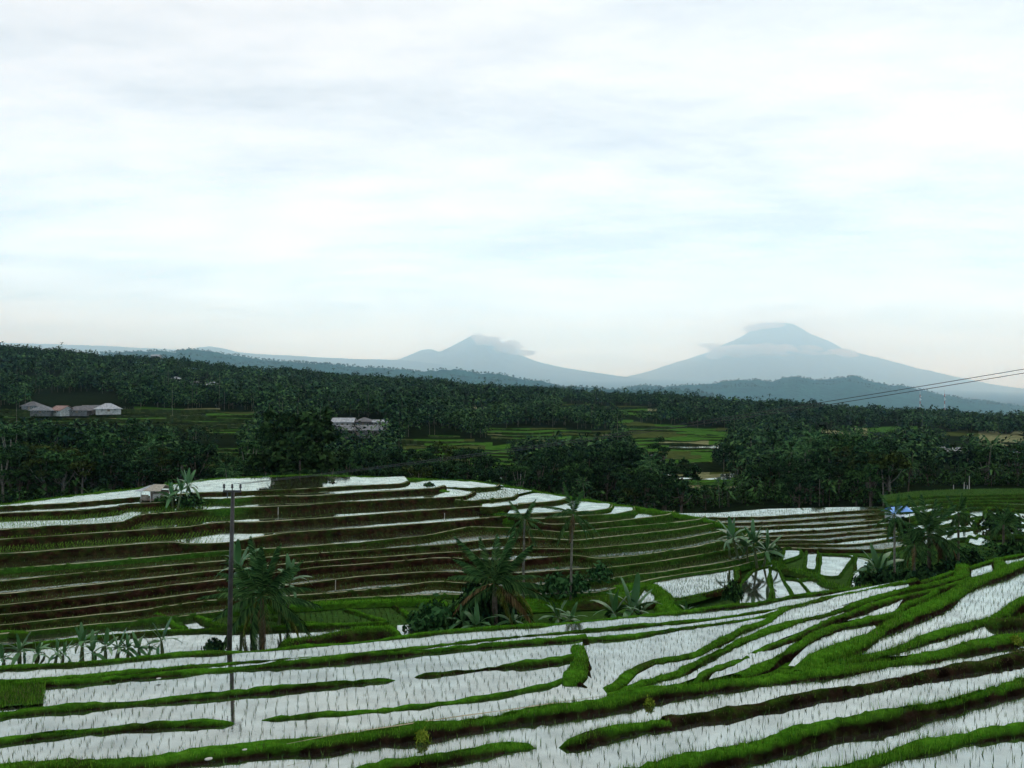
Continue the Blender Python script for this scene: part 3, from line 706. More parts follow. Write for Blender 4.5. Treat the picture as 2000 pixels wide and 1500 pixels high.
# ponds on the right shoulder, lower than the terraces left of the green path
rbk = {0: px_line([(790,938),(850,937),(920,940),(985,949)], -11.4), 1: px_line([(890,960),(930,956),(985,952),(1040,958)], -11.6), 2: px_line([(950,972),(1000,966),(1060,962),(1105,968)], -11.75),
       3: px_line([(1000,990),(1100,978),(1150,976),(1185,981)], -11.95), 4: px_line([(1020,1003),(1100,998),(1180,985),(1232,988)], -12.1)}
for k, (ln, z) in enumerate(RL):
    w = px_line(ln, z)
    riser(w, z, (RL[k+1][1] if k < 4 else TZ[4]) - .1, .25, grass=20, gx=right_green)
    poly = np.concatenate([w, rbk[k][::-1]])
    poly_mesh('terrace_water', poly, z - .02, M['hillwater'])
    plant_rice(poly, z - .02, sp=.4, ang=.2, length=.18 if k == 1 else .08, width=.03 if k == 1 else .02, blades=4 if k == 1 else 1, keep=1 if k == 1 else .3)
# rear slope of the hill down to the ravine
q = smooth_line(rimw[:-2], 0.7, 2); dv = q[:, :2] / np.linalg.norm(q[:, :2], axis=1)[:, None]
dv[:, 0] += np.clip((q[:, 0] - 5) / 20, 0, 1.0)
rows = []
for o, dz in ((-0.4, -.35), (-.25, .0), (0.1, .05), (.5, -.05), (2.5, -1.2), (6, -3.6), (11, -7.0)):
    r = q.copy(); endt = np.clip((len(q) - 1 - np.arange(len(q))) / 14.0, 0.12, 1)[:, None]; r[:, :2] += dv * (o * endt) + rng.normal(0, .06, (len(q), 2)); r[:, 2] += dz + rng.normal(0, .04, len(q)); rows.append(r)
V = np.stack(rows, 1); K, m = V.shape[:2]; idx = np.arange(K * m).reshape(K, m)
f = np.stack([idx[:-1, :-1], idx[1:, :-1], idx[1:, 1:], idx[:-1, 1:]], -1).reshape(-1, 4)
tag(link('hill_slope', mesh_np('hill_slope', V.reshape(-1, 3), f, [M['bank']], True, {'grassy': np.full(K * m, .75)})), kind='structure')
pos = q[rng.integers(0, K, 5000)] + np.c_[rng.normal(0, .35, (5000, 2)), np.zeros(5000)]
add_blades(pos, .13, .03, .6)

# green earth ramps that run down across the terraces
def ramp(pts, zs, wt=1.0, dens=60, g=0.9):
    bund('ramp', pts, zs, wt=wt, wn=.5, wf=.5, hn=.35, hf=.35, density=dens, blen=.28, bw=.05, green=(g*.7, g, g), step=.4, name='grass_ramp', mat_='bank')
bund('gpath', [(800,943),(858,957),(912,973),(955,989),(985,1004),(1005,1016),(1030,1032)], [TZ[0]-.35,TZ[1]-.3,TZ[2]-.3,TZ[3]-.1,TZ[3]-.3,TZ[4]-.2,TZ[4]-1.0], wt=1.8, wn=1.2, wf=1.6, hn=1.1, hf=1.0, density=70, blen=.28, bw=.05, green=(.5,1,1), step=.4, name='grass_ramp')
bund('vstep', [(1180,1150),(1270,1140),(1300,1160),(1300,1200)], -14.64, wt=2.0, wn=1.0, wf=1.0, hn=1.2, hf=.9, density=70, blen=.35, bw=.05, green=(.6,1,1), step=.4, name='grass_ramp')
# ---------------------------------------------------------------- valley floor between the two slopes
poly_mesh('valley_floor', pxpoly([(-220,1420),(-220,1246),(0,1241),(210,1222),(330,1210),(450,1196),(614,1178),(770,1168),(860,1164),(1000,1169),(1180,1160),(1290,1140),(1310,1420)], VALLEY_L - .03), VALLEY_L - .03, M['field'])
poly_mesh('valley_floor', pxpoly([(1150,1420),(1180,1170),(1264,1140),(1432,1112),(1500,1090),(1515,1068),(1760,1068),(1800,1060),(2250,1060),(2250,1420)], -15.31), -15.31, M['field'])
vl = [
 [(-200,1440),(-200,1253),(0,1249),(120,1236),(240,1226),(330,1216),(350,1226),(420,1232),(560,1226),(690,1222),(735,1218),(700,1245),(690,1420)],
 [(356,1216),(364,1210),(386,1210),(410,1226),(372,1230)],
 [(772,1420),(776,1222),(812,1220),(812,1420)],
 [(832,1420),(832,1232),(884,1226),(884,1420)],
]
VLW = [pxpoly(p, VALLEY_L) for p in vl]
for p in VLW:
    poly_mesh('paddy_water', p, VALLEY_L + .02, M['water'])
    plant_rice(p, VALLEY_L + .02, sp=.36, ang=.2, length=.14, width=.02, blades=2, keep=.8)
green = pxpoly([(400,1215),(450,1200),(614,1182),(760,1172),(800,1186),(800,1216),(690,1218),(560,1222),(420,1228)], VALLEY_L)
plant_rice(green, VALLEY_L, sp=.34, ang=.25, length=.2, width=.03, blades=4, keep=.95)
b_ = dict(wn=.2, wf=.2, hn=.3, hf=.3, density=60, blen=.2, bw=.04, step=.35, mat_='bank', green=(.3,.7,.9))
zv = VALLEY_L + .2
bund('v1', [(-180,1272),(0,1262),(120,1250),(200,1240),(340,1229),(460,1227),(650,1219),(760,1212)], zv, wt=.35, taper=(0,0), **b_)
bund('v2', [(300,1196),(330,1208),(345,1222),(372,1228)], zv, wt=.6, **b_)
bund('v3', [(372,1197),(400,1210),(440,1224),(520,1222)], zv, wt=.6, **b_)
bund('v4', [(470,1196),(540,1206),(590,1214),(640,1218)], zv, wt=.4, **b_)
bund('v5', [(670,1186),(720,1200),(760,1212)], zv, wt=.4, **b_)
bund('v6', [(765,1178),(785,1190),(806,1206)], zv, wt=.5, **b_)
bund('v7', [(-180,1230),(0,1232),(60,1236)], zv+.1, wt=.8, **b_)
bund('mound', [(540,1252),(600,1244),(660,1232),(700,1226),(760,1222),(782,1226)], VALLEY_L + .75, wt=1.2, wn=.7, wf=1.0, hn=.9, hf=.9, density=100, blen=.3, bw=.05, step=.35, green=(.05,.7,1), name='grass_mound')
bund('v8', [(430,1190),(520,1184),(614,1178),(700,1172),(800,1170),(880,1175)], zv+.2, wt=1.2, wn=.4, wf=.3, hn=.5, hf=.5, density=110, blen=.32, bw=.05, step=.4, green=(.6,1,1))
bund('v9', [(880,1185),(960,1176),(1060,1172),(1180,1166),(1250,1150)], zv+.3, wt=2.5, wn=1.2, wf=.5, hn=.6, hf=.6, density=90, blen=.4, bw=.05, step=.4, green=(.8,1,1))
# small flooded plots in the right part of the valley
rv = [
 ([(1235,1180),(1264,1138),(1300,1126),(1375,1114),(1436,1106),(1444,1130),(1420,1150),(1360,1168),(1300,1180)], -14.79),
 ([(1440,1180),(1447,1138),(1470,1113),(1508,1103),(1500,1130),(1506,1150),(1500,1180)], -14.86),
 ([(1501,1108),(1520,1108),(1529,1131),(1544,1149),(1549,1176),(1512,1176),(1508,1134)], -14.91),
 ([(1527,1129),(1559,1130),(1584,1160),(1582,1172),(1552,1172)], -14.95),
 ([(1562,1133),(1592,1128),(1632,1150),(1640,1160),(1590,1168)], -15.00),
 ([(1575,1070),(1597,1071),(1594,1114),(1573,1111)], -15.22),
 ([(1603,1082),(1666,1085),(1662,1095),(1650,1108),(1638,1127),(1601,1124)], -15.22),
 ([(1672,1085),(1705,1092),(1693,1107),(1680,1116),(1688,1150),(1654,1150),(1671,1110)], -15.22),
 ([(1532,1070),(1563,1070),(1563,1084),(1526,1096)], -15.09),
 ([(1498,1067),(1527,1077),(1505,1079)], -15.04),
 ([(1889,1059),(1894,1044),(1907,1052),(1911,1043),(1939,1056),(1918,1067)], -15.26),
]
for pp, z in rv:
    w = pxpoly(pp, z)
    poly_mesh('paddy_water', w, z, M['water'])
    plant_rice(w, z, sp=.4, ang=.5, length=.12, width=.018, blades=2, keep=.4)
    if z > -14.8: plant_rice(w, z, sp=.26, ang=.3, length=.15, width=.026, blades=3, keep=.85)
    ring = pp + [pp[0]]
    bund('ring', ring, z + .09, wt=.25, wn=.15, wf=.15, hn=.25, hf=.2, density=45, blen=.16, bw=.04, step=.4, amp=.35, green=(.75,.9,.9), mat_='hillbank', taper=(0,0))
bund('rb', [(1235,1182),(1340,1166),(1420,1150),(1442,1128),(1440,1106)], -14.60, wt=.5, wn=.3, wf=.5, hn=.4, hf=.6, density=60, blen=.3, bw=.05, step=.4, mat_='hillbank', green=(.1,.5,.8))
bund('rc', [(1590,1132),(1630,1142),(1660,1150),(1690,1146),(1720,1135)], -14.77, wt=1.0, wn=.6, wf=.6, hn=.6, hf=.6, density=70, blen=.4, bw=.05, step=.4, mat_='hillbank', green=(.7,.9,.9))
bund('rd', [(1500,1106),(1560,1114),(1610,1130)], -14.77, wt=1.3, wn=.6, wf=.4, hn=.5, hf=.5, density=70, blen=.4, bw=.05, step=.4, mat_='hillbank', green=(.6,.9,.9))
bund('re', [(1400,1106),(1450,1102),(1500,1098),(1540,1098)], -14.91, wt=1.8, wn=.8, wf=.4, hn=.8, hf=.5, density=70, blen=.4, bw=.05, step=.4, mat_='hillbank', green=(.8,.9,.9))

# terraces in the middle distance, right of the hill
ML = [
 [(1290,1014),(1400,1011),(1490,1010),(1580,1004),(1650,999),(1730,996)],
 [(1380,1022),(1481,1020),(1580,1015),(1640,1011),(1685,1007),(1740,1003)],
 [(1420,1032),(1499,1029),(1610,1024),(1690,1019),(1735,1014)],
 [(1450,1042),(1505,1040),(1610,1035),(1721,1025),(1745,1022)],
 [(1470,1050),(1505,1049),(1610,1046),(1724,1035),(1750,1032)],
 [(1480,1057),(1530,1057),(1625,1056),(1724,1045),(1755,1041)],
 [(1490,1063),(1560,1064),(1670,1064),(1739,1054),(1765,1051)],
 [(1500,1069),(1529,1070),(1640,1074),(1724,1074),(1770,1066)],
]
MZ = [-14.3, -14.42, -14.54, -14.66, -14.77, -14.86, -14.95, -15.04]
mw = [px_line(a, z) for a, z in zip(ML, MZ)]
for k in range(8):
    riser(mw[k], MZ[k], MZ[k+1] if k < 7 else -15.31, .12, grass=10, gx=lambda px: .5 * np.clip((px - 1700) / 40, 0, 1))
    back = mw[k-1] if k else px_line([(1290,1004),(1400,1003),(1500,995),(1620,992),(1730,990)], MZ[0])
    back = back.copy(); back[:, 1] += .5
    poly_mesh('terrace_water', np.concatenate([mw[k], back[::-1]]), MZ[k] - .02, M['hillwater' if k in (0, 3, 6) else 'wetmud'])
    plant_rice(np.concatenate([mw[k], back[::-1]]), MZ[k] - .02, sp=.42, ang=.2, length=.14, width=.04, blades=3, keep=.85)

# terraces on the far right slope
FRL_ = [
 [(1730,978),(1780,972),(1850,968),(1940,966),(2090,964)],
 [(1745,988),(1800,980),(1870,974),(1960,972),(2090,970)],
 [(1760,1000),(1800,990),(1850,983),(1900,978),(2000,978),(2090,976)],
 [(1770,1012),(1815,1000),(1852,990),(1880,984),(1940,983),(2000,986),(2090,984)],
 [(1780,1022),(1830,1012),(1875,1003),(1900,992),(1935,990),(1990,996),(2090,994)],
 [(1790,1035),(1850,1024),(1895,1012),(1930,1004),(1960,1008),(2000,1014),(2090,1012)],
 [(1800,1050),(1870,1036),(1940,1026),(1975,1022),(2010,1026),(2090,1024)],
 [(1810,1064),(1880,1052),(1950,1046),(2010,1044),(2090,1042)],
]
FRZ = [-13.99, -14.21, -14.39, -14.56, -14.88, -15.07, -15.18, -15.25]
fw = [px_line(a, z) for a, z in zip(FRL_, FRZ)]
for k in range(8):
    riser(fw[k], FRZ[k], FRZ[k+1] if k < 7 else -15.35, .55, grass=14)
    back = fw[k-1] if k else px_line([(1725,968),(1790,960),(1870,956),(1960,955),(2090,954)], FRZ[0])
    back = back.copy(); back[:, 1] += .5
    poly = np.concatenate([fw[k], back[::-1]])
    poly_mesh('terrace_water', poly, FRZ[k] - .02, M['field' if k < 2 else 'hillwater'])
    plant_rice(poly, FRZ[k] - .02, sp=.4, ang=.2, length=.2 if k < 2 else .1, width=.04, blades=3 if k < 2 else 1, keep=.95 if k < 2 else .25)
for pts in ([(1792,996),(1800,990),(1806,984)], [(1850,1000),(1856,990),(1853,985)], [(1880,1010),(1890,1002),(1886,990)], [(1932,1004),(1928,996),(1936,988)], [(1975,1010),(1968,1000),(1978,992)], [(1905,1022),(1910,1012),(1916,1006)]):
    bund('cross', pts, [-14.69, -14.55, -14.42], wt=.8, wn=.3, wf=.3, hn=.5, hf=.5, density=50, blen=.3, bw=.05, green=(.3,.7,.9), mat_='hillbank', step=.5)

# ================================================================ far ground
UC = np.array([-1200, -600, 0, 250, 500, 750, 1000, 1250, 1500, 1750, 2000, 2600, 3200], float)
DR = np.array([95, 120, 150, 190, 230, 280, 400, 500, 620], float)
YT = np.array([
 [1010, 1010, 960, 900, 848, 800, 740, 700, 640], [1010, 1010, 960, 900, 848, 800, 740, 700, 655],
 [1015, 1015, 968, 900, 850, 803, 762, 735, 690], [1015, 1015, 970, 902, 850, 805, 775, 752, 710],
 [1015, 1020, 975, 905, 852, 815, 790, 768, 733], [1010, 1015, 975, 915, 868, 825, 800, 778, 752],
 [1020, 1020, 985, 930, 893, 865, 815, 792, 771], [1040, 1035, 1000, 945, 908, 880, 830, 807, 785],
 [1040, 1005, 965, 935, 915, 893, 850, 825, 800], [1052, 995, 955, 930, 915, 893, 855, 837, 816],
 [1034, 980, 950, 930, 915, 890, 857, 842, 829], [1020, 970, 945, 930, 910, 890, 855, 840, 829], [1020, 970, 945, 930, 910, 890, 855, 840, 829]], float)
ZT = -(YT - 750) * DR[None, :] / F
def bil(u, D):
    u = np.clip(u, UC[0], UC[-1]); D = np.clip(D, DR[0], DR[-1])
    i = np.clip(np.searchsorted(UC, u) - 1, 0, len(UC) - 2); j = np.clip(np.searchsorted(DR, D) - 1, 0, len(DR) - 2)
    a = (u - UC[i]) / (UC[i+1] - UC[i]); b = (D - DR[j]) / (DR[j+1] - DR[j])
    a = a * a * (3 - 2 * a)
    return (ZT[i, j]*(1-a)*(1-b) + ZT[i+1, j]*a*(1-b) + ZT[i, j+1]*(1-a)*b + ZT[i+1, j+1]*a*b)
FARU = np.array([-3000, 0, 600, 1000, 1300, 1700, 2000, 5000], float)
FARY = np.array([738, 738, 739, 739, 739, 753, 764, 764], float)
b8 = LINES['b8']; b8u = b8[:, 0] / b8[:, 1] * F + 1000
def gz(u, D):
    """height of the ground on bearing u (photo px) at distance D"""
    u = np.asarray(u, float); D = np.asarray(D, float)
    u, D = np.broadcast_arrays(u, D)
    x = (u - 1000) / F * D
    zf = -(4.68 + 0.1734 * D - 0.0535 * x + 1.9)
    zf = np.minimum(zf, -5.2)
    lip = np.interp(u, b8u, b8[:, 1])
    val = np.interp(u, [1100, 1500], [VALLEY_L - .4, VALLEY_R - .3])
    t = np.clip((D - lip + 0.5) / 4.5, 0, 1)
    z = zf * (1 - t) + val * t
    zfar = bil(u, D) + 0.6 * np.sin(x * .11 + 1.3) * np.sin(D * .083) * np.clip((D - 140) / 60, 0, 1)
    t2 = np.clip((D - 88) / 14, 0, 1)
    z = z * (1 - t2) + zfar * t2
    zr = bil(u, np.full_like(D, 620.))
    t3 = np.clip((D - 640) / 2400, 0, 1); t3 = t3 * t3 * (3 - 2 * t3)
    z = np.where(D > 620, zr * (1 - t3) + (-330) * t3, z)
    yh = np.interp(u, FARU, FARY)
    zh = -(yh - 750) / F * 46000
    t4 = np.clip((D - 12000) / 34000, 0, 1)
    z = np.where(D > 12000, -330 * (1 - t4) + zh * t4, z)
    return z
rowsD = np.concatenate([[3, 8, 14, 20], np.arange(26, 96, 3.0), np.arange(97, 300, 3.0), np.arange(304, 640, 7.0), np.geomspace(660, 60000, 56)])
colU = np.concatenate([[-5200, -3600, -2500, -1800, -1200, -800, -500, -300], np.arange(-180, 2190, 14.0), [2300, 2500, 2800, 3200, 3800, 4600, 5800, 7200]])
UU, DD = np.meshgrid(colU, rowsD)
ZZ = gz(UU, DD)
V = np.stack([(UU - 1000) / F * DD, DD, ZZ], -1)
nr, nc = UU.shape
# the sheet goes on behind the viewpoint
backrow = np.stack([np.linspace(-3000, 3000, nc), np.full(nc, -2500.0), np.full(nc, 10.0)], -1)
midrow = np.stack([np.linspace(-60, 60, nc), np.full(nc, -10.0), np.full(nc, -4.5)], -1)
V = np.concatenate([backrow[None], midrow[None], V]); nr += 2
idx = np.arange(nr * nc).reshape(nr, nc)
f = np.stack([idx[:-1, :-1], idx[:-1, 1:], idx[1:, 1:], idx[1:, :-1]], -1).reshape(-1, 4)
tag(link('ground', mesh_np('ground', V.reshape(-1, 3), f, [M['floor']], True, {'grassy': np.full(nr * nc, .1)})), kind='structure')

Dfine = np.concatenate([np.arange(96, 640, 1.0)])
def at(u, y):
    """point of the far ground seen at photo pixel (u, y): distance"""
    zz = gz(np.full(len(Dfine), float(u)), Dfine)
    yy = 750 - zz / Dfine * F
    k = np.where(yy <= y)[0]
    return float(Dfine[k[0]]) if len(k) else float(Dfine[-1])
def G(u, D): return np.array([(u - 1000) / F * D, D, float(gz(u, D))])

# ---------------------------------------------------------------- terraced fields in the distance
M['f_green'] = simple('young_rice', [(0.016, 0.046, 0.007), (0.030, 0.082, 0.011), (0.05, 0.115, 0.016)], 0.4, coord='World', spec=.05)
M['f_olive'] = simple('ripe_rice', [(0.02, 0.030, 0.008), (0.035, 0.048, 0.012), (0.06, 0.07, 0.02)], 0.4, coord='World', spec=.05)
M['f_pale'] = simple('stubble', [(0.06, 0.07, 0.03), (0.12, 0.125, 0.06), (0.2, 0.2, 0.11)], 0.4, coord='World', spec=.05)
M['f_bank'] = simple('field_bank', [(0.010, 0.016, 0.006), (0.018, 0.030, 0.010), (0.03, 0.048, 0.014)], 0.6, coord='World', spec=.05)
FIELDS = [   # outline, terraces, odds of water / green / olive / stubble
 ([(-60,799),(60,801),(240,801),(380,801),(508,803),(508,846),(430,850),(330,838),(200,828),(-60,828)], 9, (.35,.3,.2,.15)),
 ([(1195,822),(1300,830),(1430,838),(1425,866),(1392,880),(1392,905),(1300,905),(1235,892),(1222,860)], 12, (.08,.62,.22,.08)),
 ([(945,838),(1050,835),(1200,843),(1195,872),(1080,868),(955,856)], 6, (.05,.5,.25,.2)),
 ([(780,858),(880,850),(1010,880),(1010,926),(900,918),(790,905)], 10, (.05,.75,.15,.05)),
 ([(1295,930),(1420,925),(1455,942),(1440,957),(1325,957)], 6, (.45,.15,.1,.3)),
 ([(1540,833),(1760,834),(1880,846),(2080,856),(2080,874),(1880,866),(1760,848),(1540,844)], 3, (.2,.4,.1,.3)),
 ([(10,734),(130,734),(130,746),(10,746)], 3, (0,.9,.1,0)),
 ([(1095,786),(1290,797),(1290,812),(1090,805)], 4, (.1,.4,.3,.2)),
 ([(340,878),(470,876),(465,928),(345,924)], 8, (.05,.8,.1,.05)),
 ([(895,790),(962,792),(955,806),(895,803)], 3, (0,.4,.4,.2)),
 ([(760,915),(880,922),(990,934),(990,946),(880,936),(760,930)], 3, (.1,.6,.2,.1)),
 ([(1600,862),(1760,868),(1760,884),(1600,880)], 3, (.1,.6,.2,.1)),
]
def field(poly, steps, odds, dz=0.25):
    poly = np.array(poly, float)
    u0, u1 = poly[:, 0].min(), poly[:, 0].max(); y0, y1 = poly[:, 1].min(), poly[:, 1].max()
    us = np.arange(u0, u1 + 1, 7.0); nu = len(us)
    ys = [y1 + (y0 - y1) * k / steps for k in range(steps + 1)]
    Dk = np.zeros((steps + 1, nu))
    for k, y in enumerate(ys):
        wob = snoise(nu, 9, (y1 - y0) / steps * .25)
        for i, u in enumerate(us): Dk[k, i] = at(u, y + wob[i])
    Dk = np.maximum.accumulate(Dk, 0)
    Vv, Ff, Mi = [], [], []
    def vert(u, D, z):
        Vv.append(((u - 1000) / F * D, D, z)); return len(Vv) - 1
    mats = [M['hillwater'], M['f_green'], M['f_olive'], M['f_pale'], M['f_bank']]
    kind = rng.choice(4, (steps, (nu + 3 * steps) // 14 + 2), p=odds)
    for k in range(steps):
        zt = np.array([float(gz(us[i], (Dk[k, i] + Dk[k+1, i]) / 2)) for i in range(nu)]) + dz
        ker = np.ones(9) / 9; zt = np.convolve(np.pad(zt, 4, 'edge'), ker, 'valid')
        if k == 0: zprev = zt - .8
        for i in range(nu - 1):
            um, ym = (us[i] + us[i+1]) / 2, (ys[k] + ys[k+1]) / 2
            if not inside(poly, np.array([um]), np.array([ym]))[0]: continue
            a = vert(us[i], Dk[k, i], zt[i]); b = vert(us[i+1], Dk[k, i+1], zt[i+1])
            c = vert(us[i+1], Dk[k+1, i+1] + .3, zt[i+1]); d = vert(us[i], Dk[k+1, i] + .3, zt[i])
            Ff.append((a, b, c, d)); Mi.append(int(kind[k, (i + 3 * k) // 14]))
            e = vert(us[i], Dk[k, i] - .1, min(zprev[i], zt[i] - .25) - .1); g = vert(us[i+1], Dk[k, i+1] - .1, min(zprev[i+1], zt[i+1] - .25) - .1)
            # low bund along the edge and the bank below it
            a2 = vert(us[i], Dk[k, i] + .15, zt[i] + .14); b2 = vert(us[i+1], Dk[k, i+1] + .15, zt[i+1] + .14)
            a3 = vert(us[i], Dk[k, i] - .02, zt[i] + .1); b3 = vert(us[i+1], Dk[k, i+1] - .02, zt[i+1] + .1)
            Ff += [(a3, b3, b2, a2), (e, g, b3, a3)]; Mi += [3 if rng.uniform() < .25 else 4, 4]
        zprev = zt
    tag(link('rice_field', mesh_np('rice_field', np.array(Vv), np.array(Ff), mats, False, None, Mi)), kind='structure')
for fp, st, od in FIELDS: field(fp, st, od)

# ================================================================ far hills and volcanoes
def hill(name, ridge, D, front, back, base, jag, mat_, seed, trees=0, th=12):
    us = np.arange(ridge[0][0], ridge[-1][0] + 1, 4.0)
    yr = np.interp(us, [p[0] for p in ridge], [p[1] for p in ridge])
    zr = -(yr - 750) / F * D
    ks = np.linspace(-1, 1, 21)
    V = np.zeros((len(ks), len(us), 3))
    for j, k in enumerate(ks):
        Dk = D + (front if k < 0 else back) * k
        prof = (0.5 + 0.5 * math.cos(math.pi * k)) ** 0.8
        x = (us - 1000) / F * Dk
        nz = np.array([mnoise.fractal(Vector((xx / (D * .05) + seed, Dk / (D * .05), 0)), 1.0, 2.0, 5) for xx in x])
        fine = np.array([mnoise.noise(Vector((xx / (D * .006), Dk / (D * .006), seed))) for xx in x])
        V[j, :, 0] = x; V[j, :, 1] = Dk
        V[j, :, 2] = base + (zr - base) * prof + (nz * jag * (1 - 0.75 * (k == 0)) + fine * jag * .22) * (0.25 + prof)
    nr, nc = V.shape[:2]; idx = np.arange(nr * nc).reshape(nr, nc)
    f = np.stack([idx[:-1, :-1], idx[:-1, 1:], idx[1:, 1:], idx[1:, :-1]], -1).reshape(-1, 4)
    tag(link(name, mesh_np(name, V.reshape(-1, 3), f, [M[mat_]], True)), kind='structure')
    if trees:
        j = rng.integers(7, 12, trees); i = rng.integers(0, nc, trees)
        b = V[j, i] + rng.normal(0, 6, (trees, 3)) * np.array([1, 1, 0]) * 2.5
        return b, rng.uniform(.5, 1.2, trees) * th
    return None
RIDGE_L = [(60,702),(110,692),(150,694),(200,690),(280,686),(340,688),(368,684),(420,692),(480,699),(560,707),(600,709),(700,716),(740,719),(800,723),(850,729),(900,729),(960,731),(1000,737),(1050,747),(1080,754),(1110,760)]
RIDGE_R = [(1215,760),(1240,754),(1262,752),(1300,757),(1340,754),(1400,749),(1422,745),(1450,744),(1480,744),(1510,747),(1530,739),(1560,737),(1590,742),(1620,740),(1650,737),(1666,736),(1690,744),(1710,750),(1760,754),(1790,759),(1830,769),(1870,777),(1930,785),(1970,791),(2000,797),(2060,803)]
RIDGE_M = [(990,766),(1040,758),(1090,757),(1120,754),(1170,760),(1220,764),(1290,758),(1330,762),(1390,770)]
hb = []
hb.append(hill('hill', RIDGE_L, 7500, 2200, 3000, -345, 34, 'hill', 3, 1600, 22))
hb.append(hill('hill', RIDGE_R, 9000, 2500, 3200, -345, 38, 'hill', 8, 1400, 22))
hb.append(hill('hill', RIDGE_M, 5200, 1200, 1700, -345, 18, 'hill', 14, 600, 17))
hill('plateau', [(-260,664),(0,669),(100,672),(200,676),(300,681),(370,685),(385,679),(410,676),(440,681),(462,687),(500,691),(600,697),(700,701),(790,703),(900,716),(1000,730),(1100,741)], 38000, 10000, 5000, -200, 24, 'rock', 21)

def volcano(u0, D, prof, name, seed, extra=None):
    """prof: (radius px, y px); a real cone with gullies"""
    R = np.array([p[0] for p in prof], float) / F * D
    Zp = -(np.array([p[1] for p in prof], float) - 750) / F * D
    na, nrad = 150, 46
    rs = np.concatenate([[0], np.geomspace(R[-1] * .015, R[-1], nrad)])
    V = []
    cx = (u0 - 1000) / F * D
    for r in rs:
        for a in range(na):
            th = 2 * math.pi * a / na
            gx, gy = math.cos(th), math.sin(th)
            z = np.interp(r, R, Zp)
            gul = mnoise.fractal(Vector((gx * 3.2 + seed, gy * 3.2, r / R[-1] * 2)), 1.0, 2.0, 5)
            rr = r * (1 + 0.05 * gul)
            rel = r / R[-1]
            z += 220 * gul * min(1, rel * 9) * (1 - rel)
            x, y = cx + rr * gx, D + rr * gy
            if extra: z = max(z, extra(x, y))
            V.append((x, y, z))
    idx = np.arange(len(rs) * na).reshape(len(rs), na); nx = np.roll(idx, -1, 1)
    f = np.stack([idx[:-1], idx[1:], nx[1:], nx[:-1]], -1).reshape(-1, 4)
    tag(link(name, mesh_np(name, np.array(V), f, [M['rock']], True)), kind='structure')
def sidecone(u, y, D, slope):
    cx, cz = (u - 1000) / F * D, -(y - 750) / F * D
    return lambda x, y_: cz - slope * max(0, math.hypot(x - cx, y_ - D + 600) - 240)
volcano(930, 44000, [(0,655),(8,656),(22,664),(48,681),(75,695),(110,707),(160,719),(230,729),(320,739),(420,752)], 'volcano', 2, sidecone(838, 683, 44000, .42))
volcano(1515, 50000, [(0,632),(30,634),(48,645),(62,657),(95,671),(125,687),(165,700),(205,712),(245,724),(300,738),(370,752),(470,766),(560,778)], 'volcano', 6)
# low cloud on the volcanoes
mc = bpy.data.materials.new('cloud_vapour'); mc.use_nodes = True
t = mc.node_tree; t.nodes.clear()
o_ = N(t, 'ShaderNodeOutputMaterial'); pvn = N(t, 'ShaderNodeVolumePrincipled')
pvn.inputs['Color'].default_value = (0.86, 0.94, 1, 1); pvn.inputs['Density'].default_value = 0.0009; pvn.inputs['Anisotropy'].default_value = 0.2
t.links.new(pvn.outputs[0], o_.inputs['Volume'])
bm_ = bmesh.new(); bmesh.ops.create_icosphere(bm_, subdivisions=3, radius=1.0); puff = bpy.data.meshes.new('cloud_puff'); bm_.to_mesh(puff); bm_.free(); puff.materials.append(mc)
def cloud(puffs, D):
    root = empty('cloud', (0, 0, 0)); tag(root, kind='stuff')
    for (u, y, w, h) in puffs:
        d = D + rng.uniform(-600, 600); k = d / F
        link('cloud_puff', puff, root, PD(u, y, d), (0, rng.uniform(-.08, .08), 0), (w * k, 900, h * k))
def bank(u0, y0, u1, y1, n, w, h, sy):
    n = int(n * 1.6)
    r_ = []
    for k in range(n):
        t_ = (k + rng.uniform(-.4, .4)) / (n - 1)
        r_.append((u0 + (u1 - u0) * t_, y0 + (y1 - y0) * t_ + rng.normal(0, sy), w * rng.uniform(.5, 1.3), h * rng.uniform(.5, 1.3)))
    return r_
cloud(bank(1385, 684, 1660, 694, 34, 22, 7, 4) + bank(1420, 682, 1540, 682, 12, 24, 8, 3) + bank(1462, 642, 1520, 634, 7, 16, 5, 4) , 46000)
cloud(bank(935, 660, 1010, 688, 14, 15, 7, 3) + bank(960, 664, 1040, 690, 8, 14, 6, 4), 41800)

# ================================================================ trees
def card(p, n, s, rs, shape=1.5):
    """leaf-sized rhombi: p (k,3) centres, n (k,3) facing, s (k) sizes -> (k,4,3)"""
    k = len(p)
    n = n / (np.linalg.norm(n, axis=1)[:, None] + 1e-9)
    a = np.cross(n, rs.normal(0, 1, (k, 3))); a /= np.linalg.norm(a, axis=1)[:, None] + 1e-9
    b = np.cross(n, a)
    s = s[:, None]
    bend = n * s * .18
    return np.stack([p - a * s * shape * .5 - bend, p - b * s * .5, p + a * s * shape * .5 - bend, p + b * s * .5], 1)

def quads_mesh(name, q, mats, mi=None):
    q = q.reshape(-1, 3); n = len(q) // 4
    return mesh_np(name, q, np.arange(n * 4).reshape(n, 4), mats, False, None, mi)

